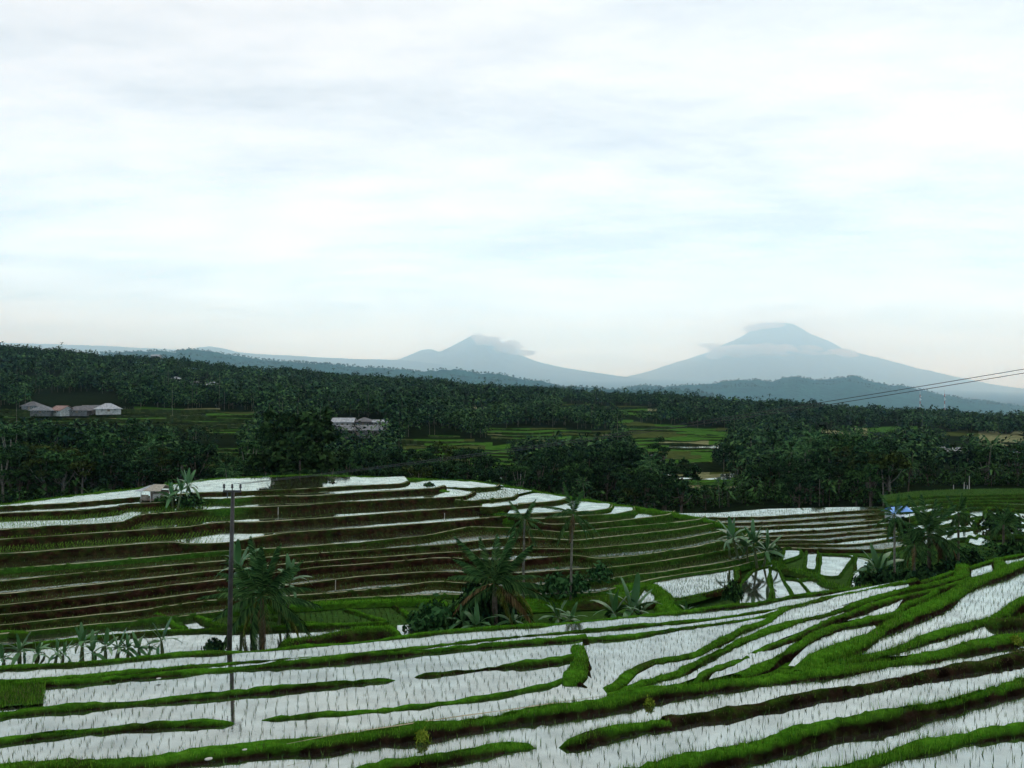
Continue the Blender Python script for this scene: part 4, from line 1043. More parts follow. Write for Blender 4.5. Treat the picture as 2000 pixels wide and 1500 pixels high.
def broad_variant(seed, h, rx, base, nclump, leaves, ls, mkey, bark='bark', flat=1.0, droop=0.0):
    r = np.random.default_rng(seed)
    mb = MB()
    lean = r.normal(0, .03, 2)
    tp = [(0, 0, -0.6), (lean[0]*h*.2, lean[1]*h*.2, h*base*.5), (lean[0]*h*.5, lean[1]*h*.5, h*base), (lean[0]*h, lean[1]*h, h*.72)]
    mb.tube(tp, [h*.028, h*.022, h*.018, h*.007], 8)
    cents = []
    nl = 7
    for i in range(nl):
        a = 2*math.pi*i/nl + r.uniform(-.4, .4); rad = rx * r.uniform(.45, .85); zt = h * r.uniform(base + .12, .86)
        s0 = Vector(tp[2]) + Vector((0, 0, r.uniform(-.1, .12) * h)); e_ = Vector((math.cos(a)*rad, math.sin(a)*rad, zt))
        mid = (s0 + e_) / 2 + Vector((0, 0, -.04*h))
        mb.tube([s0, mid, e_], [h*.012, h*.008, h*.003], 5)
        cents.append(np.array(e_))
    trunk = mb.mesh('trunk', M[bark], True)
    C = list(cents)
    while len(C) < nclump:
        d = r.normal(0, 1, 3); d /= np.linalg.norm(d); rad = r.uniform(.35, 1) ** .6
        zc = h * (base + (1 - base) * .55)
        c = np.array([d[0]*rx*rad*.9, d[1]*rx*rad*.9, zc + d[2] * rad * h*(1-base)*.46*flat])
        if c[2] < h * base * .8: continue
        C.append(c)
    Q = []
    for c in C:
        cr = rx * r.uniform(.22, .42)
        d = r.normal(0, 1, (leaves, 3)); d /= np.linalg.norm(d, axis=1)[:, None]
        d[:, 2] = np.where(d[:, 2] < -.3, -d[:, 2] * .5, d[:, 2])
        p = c + d * cr * r.uniform(.35, 1.05, (leaves, 1)) * np.array([1, 1, .72])
        p[:, 2] -= droop * r.uniform(0, 1, leaves) ** 2
        n = d * .9 + r.normal(0, .55, (leaves, 3)) + np.array([0, 0, .5])
        Q.append(card(p, n, ls * r.uniform(.6, 1.3, leaves), r))
    crown = quads_mesh('crown', np.concatenate(Q), [M[mkey]])
    return trunk, crown, h

BV = {
 'dark': [broad_variant(11, 9.5, 3.6, .34, 30, 95, .34, 'broad_dark'), broad_variant(12, 9.0, 3.2, .28, 26, 95, .34, 'broad_dark'), broad_variant(13, 10, 3.0, .36, 26, 95, .32, 'broad_dark', flat=1.1)],
 'mid': [broad_variant(21, 8.5, 3.3, .30, 28, 95, .33, 'broad_mid'), broad_variant(22, 8.0, 2.7, .36, 22, 95, .32, 'broad_mid', 'bark_pale'), broad_variant(23, 9, 2.4, .25, 24, 90, .32, 'broad_mid')],
 'olive': [broad_variant(31, 9, 3.5, .36, 24, 85, .34, 'broad_olive', 'bark_pale'), broad_variant(32, 8.0, 2.8, .42, 18, 80, .33, 'broad_olive', 'bark_pale')],
 'tall': [broad_variant(41, 12, 2.1, .34, 24, 80, .32, 'broad_mid', 'bark_pale'), broad_variant(42, 13, 2.4, .42, 22, 80, .32, 'broad_dark')],
}
def tree(v, loc, height, rz, label, group, cat='tree', name='broadleaf_tree'):
    tr, cr, h = v
    root = empty(name, loc, rz, height / h)
    tag(root, label, cat, group)
    link('trunk', tr, root); link('crown', cr, root)
    return root

# --- palms
def frond_mesh(seed, droop, pairs, mkey, wid=.020, llen=.20, name='frond'):
    r = np.random.default_rng(seed)
    def pt(t): return np.array([t - .18 * droop * t * t, 0, -droop * t ** 2.0])
    V, Fc = [], []
    # rachis: thin three-sided rod
    ts = np.linspace(0, 1, 9)
    for t_ in ts:
        p = pt(t_); w = .011 * (1 - .8 * t_)
        V += [p + [0, w, 0], p + [0, -w, 0], p + [0, 0, w * 1.4]]
    for k in range(8):
        for j in range(3):
            a, b = 3*k + j, 3*k + (j+1) % 3
            Fc.append((a, b, b + 3, a + 3))
    for sgn in (1, -1):
        for k in range(pairs):
            t_ = .16 + .84 * (k + r.uniform(-.2, .2)) / pairs
            t_ = min(t_, 1.0)
            p = pt(t_); L = llen * (math.sin(math.pi * min(1, .18 + .80 * t_)) ** .7) * r.uniform(.85, 1.1)
            d = np.array([.55 + .3 * t_, sgn * (.85 - .3 * t_), -.28 - .35 * r.uniform(0, 1) - .3 * droop]); d /= np.linalg.norm(d)
            d2 = d + np.array([0, 0, -.75]); d2 /= np.linalg.norm(d2)
            w = np.array([1, 0, .25]) * wid * .5
            m_ = p + d * L * .5; e_ = m_ + d2 * L * .5
            i = len(V)
            V += [p - w * .5, p + w * .5, m_ + w, m_ - w, e_ + w * .25, e_ - w * .25]
            Fc += [(i, i+1, i+2, i+3), (i+3, i+2, i+4, i+5)]
    return mesh_np(name, np.array(V), np.array(Fc), [M[mkey]])
FR = {k: [frond_mesh(100 + i * 7 + len(k), d, 42, mk) for i, d in enumerate((.16, .34, .58))] for k, mk in (('green', 'palm'), ('dry', 'palm_dry'), ('gold', 'palm_gold'))}
FRL = [frond_mesh(300 + i, d, 15, 'palm', .055) for i, d in enumerate((.2, .42, .7))]

def palm_trunk_mesh(h, r0, bend, seed, mkey):
    r = np.random.default_rng(seed)
    mb = MB(); n = 14
    pts = [(bend[0] * (k/n) ** 2, bend[1] * (k/n) ** 2, h * k / n - (.5 if k == 0 else 0)) for k in range(n + 1)]
    rad = [r0 * (1.35 if k == 0 else 1.0 - .35 * k / n) * (1.0 + .05 * (k % 2)) for k in range(n + 1)]
    mb.tube(pts, rad, 9)
    return mb.mesh('trunk', M[mkey], True), Vector(pts[-1])
def palm(loc, h, L, n, label, group=None, seed=1, elev=(-40, 80), meshes=None, bark='bark', r0=.16, bend=(0, 0), dry=0, gold=0, name='coconut_palm', az=None, wild=0.0):
    r = np.random.default_rng(seed)
    root = empty(name, loc); tag(root, label, 'palm tree', group)
    tm, top = palm_trunk_mesh(h, r0, bend, seed, bark)
    link('trunk', tm, root)
    for i in range(n):
        f = i / max(1, n - 1)
        el = math.radians(elev[1] + (elev[0] - elev[1]) * (f ** .8) + r.normal(0, 6))
        a = i * 2.39996 + r.normal(0, .2)
        kind = 'dry' if i >= n - dry else ('gold' if i >= n - dry - gold else 'green')
        ms = meshes if (meshes and kind == 'green') else FR[kind]
        me = ms[min(len(ms) - 1, int((1 - (el + .7) / 2.1) * 3) if el < 1.4 else 0)]
        o = link('frond', me, root, top + Vector((0, 0, r.uniform(-.15, .1))), None, L * r.uniform(.82, 1.08))
        o.rotation_euler = (r.normal(0, .25), -el, a)
    return root
# one joined crown for the palms of the wood
def far_palm_mesh(seed, L, n):
    r = np.random.default_rng(seed); V, Fc, k0 = [], [], 0
    for i in range(n):
        me = FRL[r.integers(0, 3)]
        co = np.zeros(len(me.vertices) * 3); me.vertices.foreach_get('co', co); co = co.reshape(-1, 3) * L * r.uniform(.8, 1.1)
        fc = np.zeros(len(me.loops), int); me.loops.foreach_get('vertex_index', fc); fc = fc.reshape(-1, 4)
        el = math.radians(75 - 110 * (i / n) ** .8 + r.normal(0, 6)); a = i * 2.4
        R = np.array(Matrix.Rotation(a, 3, 'Z') @ Matrix.Rotation(-el, 3, 'Y'))
        V.append(co @ R.T); Fc.append(fc + k0); k0 += len(co)
    return mesh_np('crown', np.concatenate(V), np.concatenate(Fc), [M['palm_far']])
FPM = [(palm_trunk_mesh(7.0, .13, (.5, .2), 5, 'bark_pale'), far_palm_mesh(1, 2.5, 17)), (palm_trunk_mesh(6.0, .13, (-.4, .3), 6, 'bark'), far_palm_mesh(2, 2.4, 15)), (palm_trunk_mesh(8.5, .13, (.3, -.5), 7, 'bark_pale'), far_palm_mesh(3, 2.3, 14))]
def wood_palm(k, loc, s, rz, label, group):
    (tm, top), cr = FPM[k % 3]
    root = empty('coconut_palm', loc, rz, s); tag(root, label, 'palm tree', group)
    link('trunk', tm, root); link('crown', cr, root, top)
    return root

# --- banana plants: stem and single leaves
def banana_leaf(seed, L, w, arch, mkey='banana'):
    r = np.random.default_rng(seed); V, Fc = [], []
    n = 11
    for k in range(n + 1):
        t_ = k / n
        x = L * (t_ - .25 * arch * t_ ** 2); z = -arch * L * .55 * t_ ** 2.2
        half = w * .5 * (math.sin(math.pi * min(1, .06 + .93 * t_)) ** .55) * (.2 if t_ < .12 else 1) * r.uniform(.82, 1.05)
        V += [(x, -half, z - half * .18), (x, 0, z + .0), (x, half, z - half * .18 * r.uniform(.4, 2))]
    for k in range(n):
        for j in (0, 1): Fc.append((3*k+j, 3*k+j+1, 3*k+j+4, 3*k+j+3))
    return mesh_np('leaf', np.array(V), np.array(Fc), [M[mkey]], True)
BL = [banana_leaf(1, 1.0, .21, .3), banana_leaf(2, 1.0, .23, .85), banana_leaf(3, 1.0, .2, 1.15)]
bs = MB(); bs.tube([(0, 0, -.3), (0, 0, .5), (.02, .01, 1.0)], [.11, .085, .05], 8); BSTEM = bs.mesh('stem', M['stem'], True)
def banana(loc, h, L, n, label, group, seed, elev=(5, 85)):
    r = np.random.default_rng(seed)
    root = empty('banana_plant', loc, r.uniform(0, 6), r.uniform(.82, 1.2)); root.rotation_euler = (r.normal(0, .1), r.normal(0, .1), r.uniform(0, 6)); tag(root, label, 'banana plant', group)
    link('stem', BSTEM, root, None, None, (1, 1, h))
    for i in range(n):
        el = math.radians(elev[1] + (elev[0] - elev[1]) * i / max(1, n - 1) + r.normal(0, 8))
        me = BL[0 if el > 1.1 else (1 if el > .6 else 2)]
        o = link('leaf', me, root, (0, 0, h * r.uniform(.86, 1.0)), None, L * r.uniform(.8, 1.1))
        o.rotation_euler = (r.normal(0, .35), -el, i * 2.4 + r.normal(0, .3))
    return root

# --- bushes
def bush_mesh(seed, rad, h, n, ls, mkey, upright=.4):
    r = np.random.default_rng(seed)
    d = r.normal(0, 1, (n, 3)); d /= np.linalg.norm(d, axis=1)[:, None]; d[:, 2] = np.abs(d[:, 2])
    lump = 1 + .25 * np.sin(d[:, :1] * 5 + seed) * np.cos(d[:, 1:2] * 6)
    p = d * lump * r.uniform(.3, 1, (n, 1)) ** .5 * np.array([rad, rad, h])
    nn = d + r.normal(0, .6, (n, 3)); nn[:, 2] *= (1 - upright)
    return quads_mesh('foliage', card(p, nn, ls * r.uniform(.6, 1.4, n), r, 2.2), [M[mkey]])
BSM = MB()
for k in range(7):
    a = k * .9; BSM.tube([(0.05*math.cos(a), .05*math.sin(a), -.2), (.35*math.cos(a), .35*math.sin(a), .55)], [.025, .008], 4)
BSTEMS = BSM.mesh('stems', M['bark'])
BU = [bush_mesh(1, 1.0, 1.2, 420, .16, 'shrub'), bush_mesh(2, 1.0, 1.0, 420, .16, 'broad_mid'), bush_mesh(3, 1.0, 1.0, 380, .17, 'broad_dark')]
def bush(k, loc, s, label, group=None, zs=1.0):
    root = empty('bush', loc, rng.uniform(0, 6), s); tag(root, label, 'bush', group)
    link('stems', BSTEMS, root); link('foliage', BU[k], root, None, None, (1, 1, zs))
    return root

# ---------------------------------------------------------------- plants near the viewpoint
VZ = VALLEY_L
palm(P(512, 1252, VZ), 2.6, 3.6, 32, 'bushy coconut palm with a full crown beside the utility pole', seed=4, elev=(-34, 84), r0=.17, gold=2, dry=1)
palm(P(966, 1222, VZ), 2.6, 3.6, 28, 'dense upright palm with brown dead fronds at its foot, among banana plants', seed=9, elev=(-20, 84), dry=3, gold=2, r0=.2)
palm(P(1022, 1178, VZ + .3), 5.6, 1.9, 15, 'slender palm with a ragged drooping crown, left of the tallest palm', seed=12, elev=(-55, 70), bark='bark_pale', r0=.09, bend=(.1, 0), dry=2)
palm(P(1115, 1176, VZ + .3), 5.9, 2.15, 17, 'tall palm on a thin pale trunk with upright fronds before the terraced hill', seed=15, elev=(-58, 86), bark='bark_pale', r0=.09, bend=(.15, .1), dry=2)
palm(P(1815, 1124, -15.31), 3.4, 3.3, 32, 'large spreading palm with star-shaped crown at the foot of the right valley', seed=21, elev=(-38, 84), r0=.17, gold=1, dry=2)
palm(P(1747, 1138, -15.13), 5.2, 1.9, 16, 'thin palm with a small dark crown left of the spreading palm', seed=24, elev=(-60, 80), bark='bark_pale', r0=.09)
palm(P(1872, 1118, -15.22), 4.8, 2.0, 18, 'dark palm rising behind the right side of the spreading palm', seed=27, elev=(-50, 80), r0=.11)
palm(P(1848, 1126, -15.22), 2.9, 2.0, 16, 'low dark palm under the right side of the spreading palm', seed=28, elev=(-50, 70), bark='bark_pale', r0=.08, dry=3)
palm(P(1786, 1130, -15.22), 2.6, 2.1, 16, 'low palm with drooping fronds under the left side of the spreading palm', seed=29, elev=(-50, 70), bark='bark_pale', r0=.08, dry=2)
palm(P(1960, 1092, -15.22), 3.0, 2.0, 20, 'small dark palm at the right edge above the grassy lip', seed=33, elev=(-30, 84), r0=.12)
palm(P(1718, 1142, -15.13), .5, 1.7, 20, 'trunkless young palm with pale fronds beside the white flooded plot', seed=36, elev=(0, 85), r0=.12)
# broad leaves behind the palm by the pole
for i, (u, y, h, L, n, lb) in enumerate([
    (474, 1208, 3.5, 1.4, 9, 'tall banana plant left of the bushy palm, leaves showing over its crown'),
    (492, 1212, 2.9, 1.3, 8, 'banana plant close behind the bushy palm, nearer to the utility pole'),
    (560, 1210, 3.2, 1.4, 9, 'tall banana plant right of the bushy palm, pale leaves above its fronds'),
    (545, 1214, 2.6, 1.2, 8, 'shorter banana plant half hidden behind the bushy palm'),
    # the row along the left paddies
    (8, 1292, .7, 1.0, 8, 'low banana plant at the left end of the row in the paddies'),
    (38, 1286, .9, 1.1, 9, 'banana plant with broad dark leaves, second from the left end of the row'),
    (70, 1284, .6, 1.0, 9, 'squat banana clump with dark leaves between two thin banana plants'),
    (108, 1290, 1.2, 1.1, 7, 'upright banana plant with a light furled leaf above flooded water'),
    (122, 1290, .9, .9, 6, 'small banana plant leaning beside the upright one with the furled leaf'),
    (160, 1288, 1.7, 1.0, 8, 'tall banana plant with ragged top in the middle of the row'),
    (182, 1290, 1.1, 1.2, 6, 'banana plant with one broad yellow-green leaf hanging down'),
    (206, 1286, 1.5, 1.1, 6, 'thin banana plant with narrow leaves pointing up'),
    (228, 1284, 1.0, 1.0, 9, 'bushy banana plant, left one of the dense clump in the row'),
    (250, 1282, 1.3, 1.0, 9, 'banana plant in the dense clump with a light spear leaf'),
    (272, 1282, 1.0, 1.0, 8, 'banana plant with arching pale leaf at the right of the dense clump'),
    (290, 1280, 1.2, .9, 7, 'slim banana plant between the dense clump and the last dark one'),
    (318, 1278, 1.6, 1.2, 9, 'dark banana plant at the right end of the row in the paddies'),
    # in front of the terraced hill
    (905, 1222, .8, 1.1, 9, 'banana plant left of the dense upright palm, beside the leafy bush'),
    (930, 1232, .7, 1.2, 7, 'small banana plant with spread leaves at the foot of the dense palm'),
    (1000, 1222, .9, 1.3, 7, 'banana plant with a broad pale leaf right of the dense palm'),
    (1090, 1212, .6, 1.3, 8, 'banana plant with upright pale leaves under the tallest palm'),
    (1112, 1212, .5, 1.2, 9, 'bright banana plant at the foot of the tallest palm trunk'),
    (1198, 1206, .8, 1.5, 9, 'wide banana plant with long leaves by the green flooded plot'),
    (1232, 1204, .9, 1.7, 8, 'banana plant with one long leaf arching high over the flooded plot'),
    (1255, 1200, .6, 1.1, 7, 'low banana plant at the near corner of the green flooded plot'),
    (1340, 1196, .5, .8, 5, 'small pale banana sprout on the edge of the grassy bank'),
    ]):
    banana(P(u, y + 6, VZ if u < 1270 else -14.95), h * (.55 if h < 2 else .9), L * (1.05 if u < 330 else 1.25), n + 2, lb, 'banana plants in the valley', 500 + i)
for i, (u, y, z, h, L, n, lb) in enumerate([
    (1425, 1085, -14.24, 2.4, 1.2, 8, 'banana plant at the left of the cluster on the hill shoulder'),
    (1442, 1092, -14.42, 2.9, 1.2, 9, 'tall banana plant with ragged leaves in the shoulder cluster'),
    (1460, 1096, -14.60, 2.6, 1.3, 9, 'banana plant with pale hanging leaves on the hill shoulder'),
    (1478, 1104, -14.77, 2.9, 1.2, 9, 'tallest upright banana plant where the shoulder meets the flooded plots'),
    (1492, 1104, -14.77, 2.3, 1.2, 8, 'banana plant at the right of the shoulder cluster'),
    (348, 990, -11.3, 2.6, 1.1, 9, 'tall banana plant close right of the thatched hut'),
    (362, 986, -11.3, 3.0, 1.1, 9, 'upright banana plant behind the tall one by the hut'),
    (338, 988, -11.3, 1.2, 1.2, 8, 'low banana plant leaning against the thatched hut'),
    (1716, 1128, -15.13, .9, 1.3, 9, 'banana plant with upright leaves right of the white flooded plot'),
    (1700, 1140, -15.13, .7, 1.0, 7, 'low banana plant at the edge of the white flooded plot'),
    ]):
    banana(P(u, y, z), h * .55, L * 1.5, n + 3, lb, 'banana plants around the terraced hill', 560 + i)
for (k, u, y, z, s, zs, lb) in [
    (0, 850, 1224, VZ, 1.35, 1.0, 'large leafy bush left of the dense upright palm'),
    (0, 820, 1226, VZ, .9, 1.0, 'smaller leafy bush at the left of the large one'),
    (2, 930, 1216, VZ, 1.5, 1.5, 'dark tall bush under the dense upright palm'),
    (2, 985, 1212, VZ, 1.1, 1.2, 'dark bush right of the dense palm trunk'),
    (0, 1088, 1160, -14.15, 1.2, 1.0, 'dark green bush on the slope left of the tallest palm'),
    (0, 1128, 1152, -14.06, .9, 1.0, 'bush on the slope just right of the tallest palm trunk'),
    (0, 1172, 1132, -13.88, .95, 1.0, 'round dark bush at the end of the red-brown bank'),
    (1, 940, 1186, -14.24, 1.3, 1.4, 'bush of thin stems left of the dense palm crown'),
    (2, 418, 1270, VZ, .62, 1.0, 'small dark bush at the left foot of the utility pole'),
    (1, 1432, 1170, -14.77, .7, 1.8, 'dark upright shrub on the bund between two flooded plots'),
    (1, 320, 982, -11.2, .9, .8, 'shrub growing round the right side of the thatched hut'),
    (1, 372, 986, -11.3, 1.3, .8, 'spreading shrub right of the banana plants by the hut'),
    (2, 1690, 1140, -15.13, .9, .9, 'dark shrub between the two white flooded plots'),
    (1, 1960, 1030, -15.13, 2.1, .9, 'round dark bush on the far right terraces'),
    (2, 1735, 1150, -15.04, 1.3, 1.1, 'dark bush under the thin palm by the grassy lip'),
    (2, 1770, 1146, -15.04, 1.2, .9, 'dark undergrowth bush below the spreading palm'),
    (2, 1810, 1138, -15.04, 1.4, .9, 'wide dark bush round the trunk of the spreading palm'),
    (2, 1860, 1128, -15.04, 1.5, .9, 'dark bush at the right foot of the spreading palm'),
    (2, 1900, 1112, -15.04, 1.3, 1.0, 'dark bush behind the small square flooded plot'),
    (1, 1985, 1090, -15.04, 1.6, 1.0, 'bush at the right edge above the outermost terrace'),
    (1, 838, 950, -11.0, .6, .8, 'small pale bush where the green path meets the upper ponds'),
    (1, 1504, 1086, -15.04, 1.0, 1.2, 'leafy bush in front of the banana cluster on the shoulder'),
    ]:
    bush(k, P(u, y, z), s, lb, 'bushes round the terraces', zs)
# yellow-green weeds and pale stones on the bunds
wd = bush_mesh(9, .2, .3, 150, .05, 'yellow')
for u, y, z, s, lb in [(825, 1447, -8.95, 1.0, 'bright yellow-green weed at the front of the grassy bund near the gap'), (1268, 1377, -8.95, .75, 'small yellow-green weed on the muddy edge below the green bund'),
                       (1795, 1200, -9.75, .8, 'pale weed on the brown edge of the big right paddy'), (1985, 1258, -8.9, 1.1, 'yellowish weed on the bund at the right edge')]:
    root = empty('weed', P(u, y, z), rng.uniform(0, 6), s); tag(root, lb, 'weed', 'yellow-green weeds on the bunds'); link('foliage', wd, root)
    st = MB(); st.tube([(0, 0, -.15), (.02, 0, .18)], [.02, .01], 5); st.build('stem', M['stem'], root)
bm_ = bmesh.new(); bmesh.ops.create_icosphere(bm_, subdivisions=2, radius=1.0)
for v in bm_.verts: v.co *= 1 + .28 * mnoise.noise(v.co * 1.7)
stm = bpy.data.meshes.new('stone'); bm_.to_mesh(stm); bm_.free(); stm.materials.append(M['stone'])
for u, y, z, sx, lb in [(408, 1482, -8.78, .06, 'flat pale stone lying on the grassy bund at lower left'), (478, 1464, -8.8, .04, 'small white stone on the bund right of the flat one'),
                        (310, 1325, -10.0, .05, 'small pale stone at the water edge left of the pole reflection')]:
    o = link('stone', stm, None, P(u, y, z), (0, 0, .4), (sx * 1.6, sx, sx * .45)); tag(o, lb, 'stone', 'pale stones on the bunds')

# ---------------------------------------------------------------- utility pole and lines
base = P(447, 1267, -12.0)
pole = empty('utility_pole', base); tag(pole, 'thin dark steel utility pole with three insulators on its crossarm', 'utility pole')
Dp = base[1]; top = PD(455, 958, Dp) - base; ht = top[2]
mb = MB(); mb.tube([(0, 0, -1.5), (top[0]*.5, 0, ht*.5), tuple(top)], [.12, .10, .08], 12); mb.build('shaft', M['steel_dark'], pole, True)
mb = MB(); mb.box((top[0], -.10, ht - .02), (.82, .07, .09)); mb.box((top[0] - .22, -.10, ht - .18), (.04, .05, .3), rz=0); mb.build('crossarm', M['steel_dark'], pole)
INS = []
for dxx in (-.37, 0, .37):
    p = Vector((top[0] + dxx, -.10, ht + .03)); INS.append(Vector(base) + p + Vector((0, 0, .27)))
    mb = MB(); mb.tube([p, p + Vector((0, 0, .08)), p + Vector((0, 0, .1)), p + Vector((0, 0, .16)), p + Vector((0, 0, .17)), p + Vector((0, 0, .24)), p + Vector((0, 0, .28))], [.025, .025, .06, .06, .045, .055, .03], 10)
    mb.build('insulator', M['ceramic'], pole, True)
for kz in (.55, .5):
    mb = MB(); mb.tube([(top[0]*kz, 0, ht*kz - .06), (top[0]*kz, 0, ht*kz + .06)], [.115, .115], 12); mb.build('band', M['steel_dark'], pole)
# lines to the next pole, beyond the right edge
E1 = Vector(((2260 - 1000) / F * 26.0, 26.0, -(676 - 750) / F * 26.0))
for k, (ins, off, lb) in enumerate([(INS[1], Vector((0, 0, 0)), 'upper overhead power line crossing the wooded hills at right'), (INS[2], Vector((.05, -.3, -.10)), 'lower overhead power line hanging just under the upper one')]):
    e_ = E1 + off; pts = []
    for i in range(41):
        t_ = i / 40; p = ins.lerp(e_, t_); p = p - Vector((0, 0, .9 * 4 * t_ * (1 - t_) * .30)); pts.append(p)
    mb = MB(); mb.tube(pts, .011, 6)
    tag(mb.build('power_line', M['wire'], None, True), lb, 'power line', 'power lines from the pole')

# ---------------------------------------------------------------- thatched hut on the hill
hb0 = P(303, 977, TZ[1])
hut = empty('field_hut', hb0, -.22, .88); tag(hut, 'small thatched field hut on posts at the top of the terraces', 'hut')
for x in (-1.15, 0, 1.15):
    for y in (-.8, .8):
        mb = MB(); mb.tube([(x, y, -.2), (x, y, 1.15)], .05, 7); mb.build('post', M['wood_pale'], hut)
mb = MB(); mb.box((0, 0, .12), (2.5, 1.8, .1)); mb.build('floor', M['wood'], hut)
for nm, c, s in (('wall', (0, .82, .6), (2.3, .04, .9)), ('wall', (-.7, -.82, .42), (.95, .04, .5)), ('wall', (1.16, .2, .5), (.04, 1.2, .7))):
    mb = MB(); mb.box(c, s); mb.build(nm, M['wood'], hut)
def slab(a, b, c, d, th, name, m, parent):
    n = (Vector(b) - Vector(a)).cross(Vector(d) - Vector(a)).normalized() * th
    mb = MB(); A = [Vector(x) for x in (a, b, c, d)]; B = [x + n for x in A]
    for q in ((A[3], A[2], A[1], A[0]), tuple(B), (A[0], A[1], B[1], B[0]), (A[1], A[2], B[2], B[1]), (A[2], A[3], B[3], B[2]), (A[3], A[0], B[0], B[3])): mb.quad(*q)
    return mb.build(name, m, parent)
slab((-.55, -1.25, 1.12), (1.5, -1.25, 1.12), (1.25, 0, 1.68), (-.15, 0, 1.68), .07, 'roof_panel', M['thatch'], hut)
slab((-.15, 0, 1.68), (1.25, 0, 1.68), (1.5, 1.25, 1.12), (-.55, 1.25, 1.12), .07, 'roof_panel', M['thatch'], hut)
slab((-1.6, -1.2, 1.06), (-.57, -1.22, 1.10), (-.17, .0, 1.64), (-.9, .4, 1.5), .06, 'roof_panel', M['roof_pale'], hut)
slab((-1.6, -1.2, 1.06), (-.9, .4, 1.5), (-.57, 1.22, 1.10), (-1.6, 1.2, 1.06), .06, 'roof_panel', M['roof_pale'], hut)
mb = MB(); mb.box((.55, -.3, .45), (.9, .5, .55)); mb.build('crate', M['wood_pale'], hut)

# ---------------------------------------------------------------- houses among the woods
def house(u, y, D, w, dep, h, rh, roof, wall, label, hip=True, rz=0.0, ov=.5, windows=3, group='houses among the trees', name='house', cat='house'):
    p = G(u, D); p[2] = -(y - 750) / F * D
    root = empty(name, p, rz); tag(root, label, cat, group)
    mb = MB()
    for c, s in (((0, dep/2, h/2 - .5), (w, .2, h + 1)), ((0, -dep/2, h/2 - .5), (w, .2, h + 1)), ((-w/2 + .1, 0, h/2 - .5), (.2, dep - .2, h + 1)), ((w/2 - .1, 0, h/2 - .5), (.2, dep - .2, h + 1))):
        mb.box(c, s)
    mb.build('wall', M[wall], root)
    W2, D2 = w/2 + ov, dep/2 + ov; e = h - .12
    rl = max(.2, w/2 - (dep/2 if hip else -ov) * (.9 if hip else 1))
    if hip:
        A, B, C, Dd = (-W2, -D2, e), (W2, -D2, e), (W2, D2, e), (-W2, D2, e); R1, R2 = (-rl, 0, h + rh), (rl, 0, h + rh)
        slab(A, B, R2, R1, .1, 'roof', M[roof], root); slab(Dd, R1, R2, C, .1, 'roof', M[roof], root)
        mb = MB(); mb.tri(B, C, R2); mb.tri(Dd, A, R1); mb.build('roof_hip', M[roof], root)
    else:
        A, B, C, Dd = (-W2, -D2, e), (W2, -D2, e), (W2, D2, e), (-W2, D2, e); R1, R2 = (-W2, 0, h + rh), (W2, 0, h + rh)
        slab(A, B, R2, R1, .1, 'roof', M[roof], root); slab(R1, R2, C, Dd, .1, 'roof', M[roof], root)
        mb = MB(); mb.tri((w/2-.1, -dep/2, h), (w/2-.1, dep/2, h), (w/2-.1, 0, h + rh - .1)); mb.tri((-w/2+.1, dep/2, h), (-w/2+.1, -dep/2, h), (-w/2+.1, 0, h + rh - .1)); mb.build('gable', M[wall], root)
    for k in range(windows):
        x = -w/2 + w * (k + 1) / (windows + 1)
        if k == windows // 2:
            mb = MB(); mb.box((x, -dep/2 - .11, h*.4), (w*.07 + .3, .06, h*.8)); mb.build('door', M['wood'], root)
        else:
            mb = MB(); mb.box((x, -dep/2 - .11, h*.58), (w*.06 + .35, .06, h*.38)); fr = mb.build('window', M['wood_pale'], root)
            mb = MB(); mb.box((x, -dep/2 - .145, h*.58), (w*.06 + .2, .03, h*.30)); mb.build('pane', M['glass_dark'], fr)
    return root
house(211, 803, 268, 7.0, 6.0, 0.8, 1.6, 'roof_pale', 'plaster', 'pale house with a steep light grey roof at the edge of the left fields', rz=.5, windows=3)
house(84, 806, 262, 5.6, 5.0, 0.8, 1.4, 'roof_grey', 'plaster_grey', 'low grey house with blue-grey wall, leftmost of the row by the fields', rz=.2)
house(122, 806, 264, 5.0, 4.5, 0.8, 1.3, 'roof_red', 'plaster', 'house with a faded reddish roof and white gable edge by the fields', hip=False, rz=-.5)
house(155, 806, 266, 6.0, 4.5, 0.8, 1.2, 'roof_dark', 'plaster_grey', 'dark roofed house between the reddish roof and the pale steep roof', rz=.15)
house(182, 804, 274, 5.5, 4.5, 0.8, 1.2, 'roof_dark', 'plaster_grey', 'dark low roof just left of the pale steep-roofed house', hip=False, rz=.3)
house(64, 800, 290, 5, 4.5, 1.3, 1.4, 'roof_dark', 'plaster_grey', 'dark house behind the leftmost grey house')
house(700, 848, 240, 14.0, 6.0, 1.3, 1.2, 'roof_grey', 'plaster_grey', 'long low shed with a grey metal roof right of the bamboo clump', hip=False, rz=.03, windows=7, name='long_shed', cat='shed')
house(672, 834, 256, 6.0, 5.0, 1.6, 1.1, 'roof_pale', 'plaster', 'pale roofed building behind the left end of the long shed', hip=False)
house(712, 833, 258, 5.0, 5.0, 1.6, 1.1, 'roof_dark', 'plaster_grey', 'dark roofed building behind the middle of the long shed', hip=True)
house(744, 832, 256, 4.0, 3.5, 1.3, .5, 'roof_pale', 'plaster', 'small white building at the right end of the long shed', hip=False)
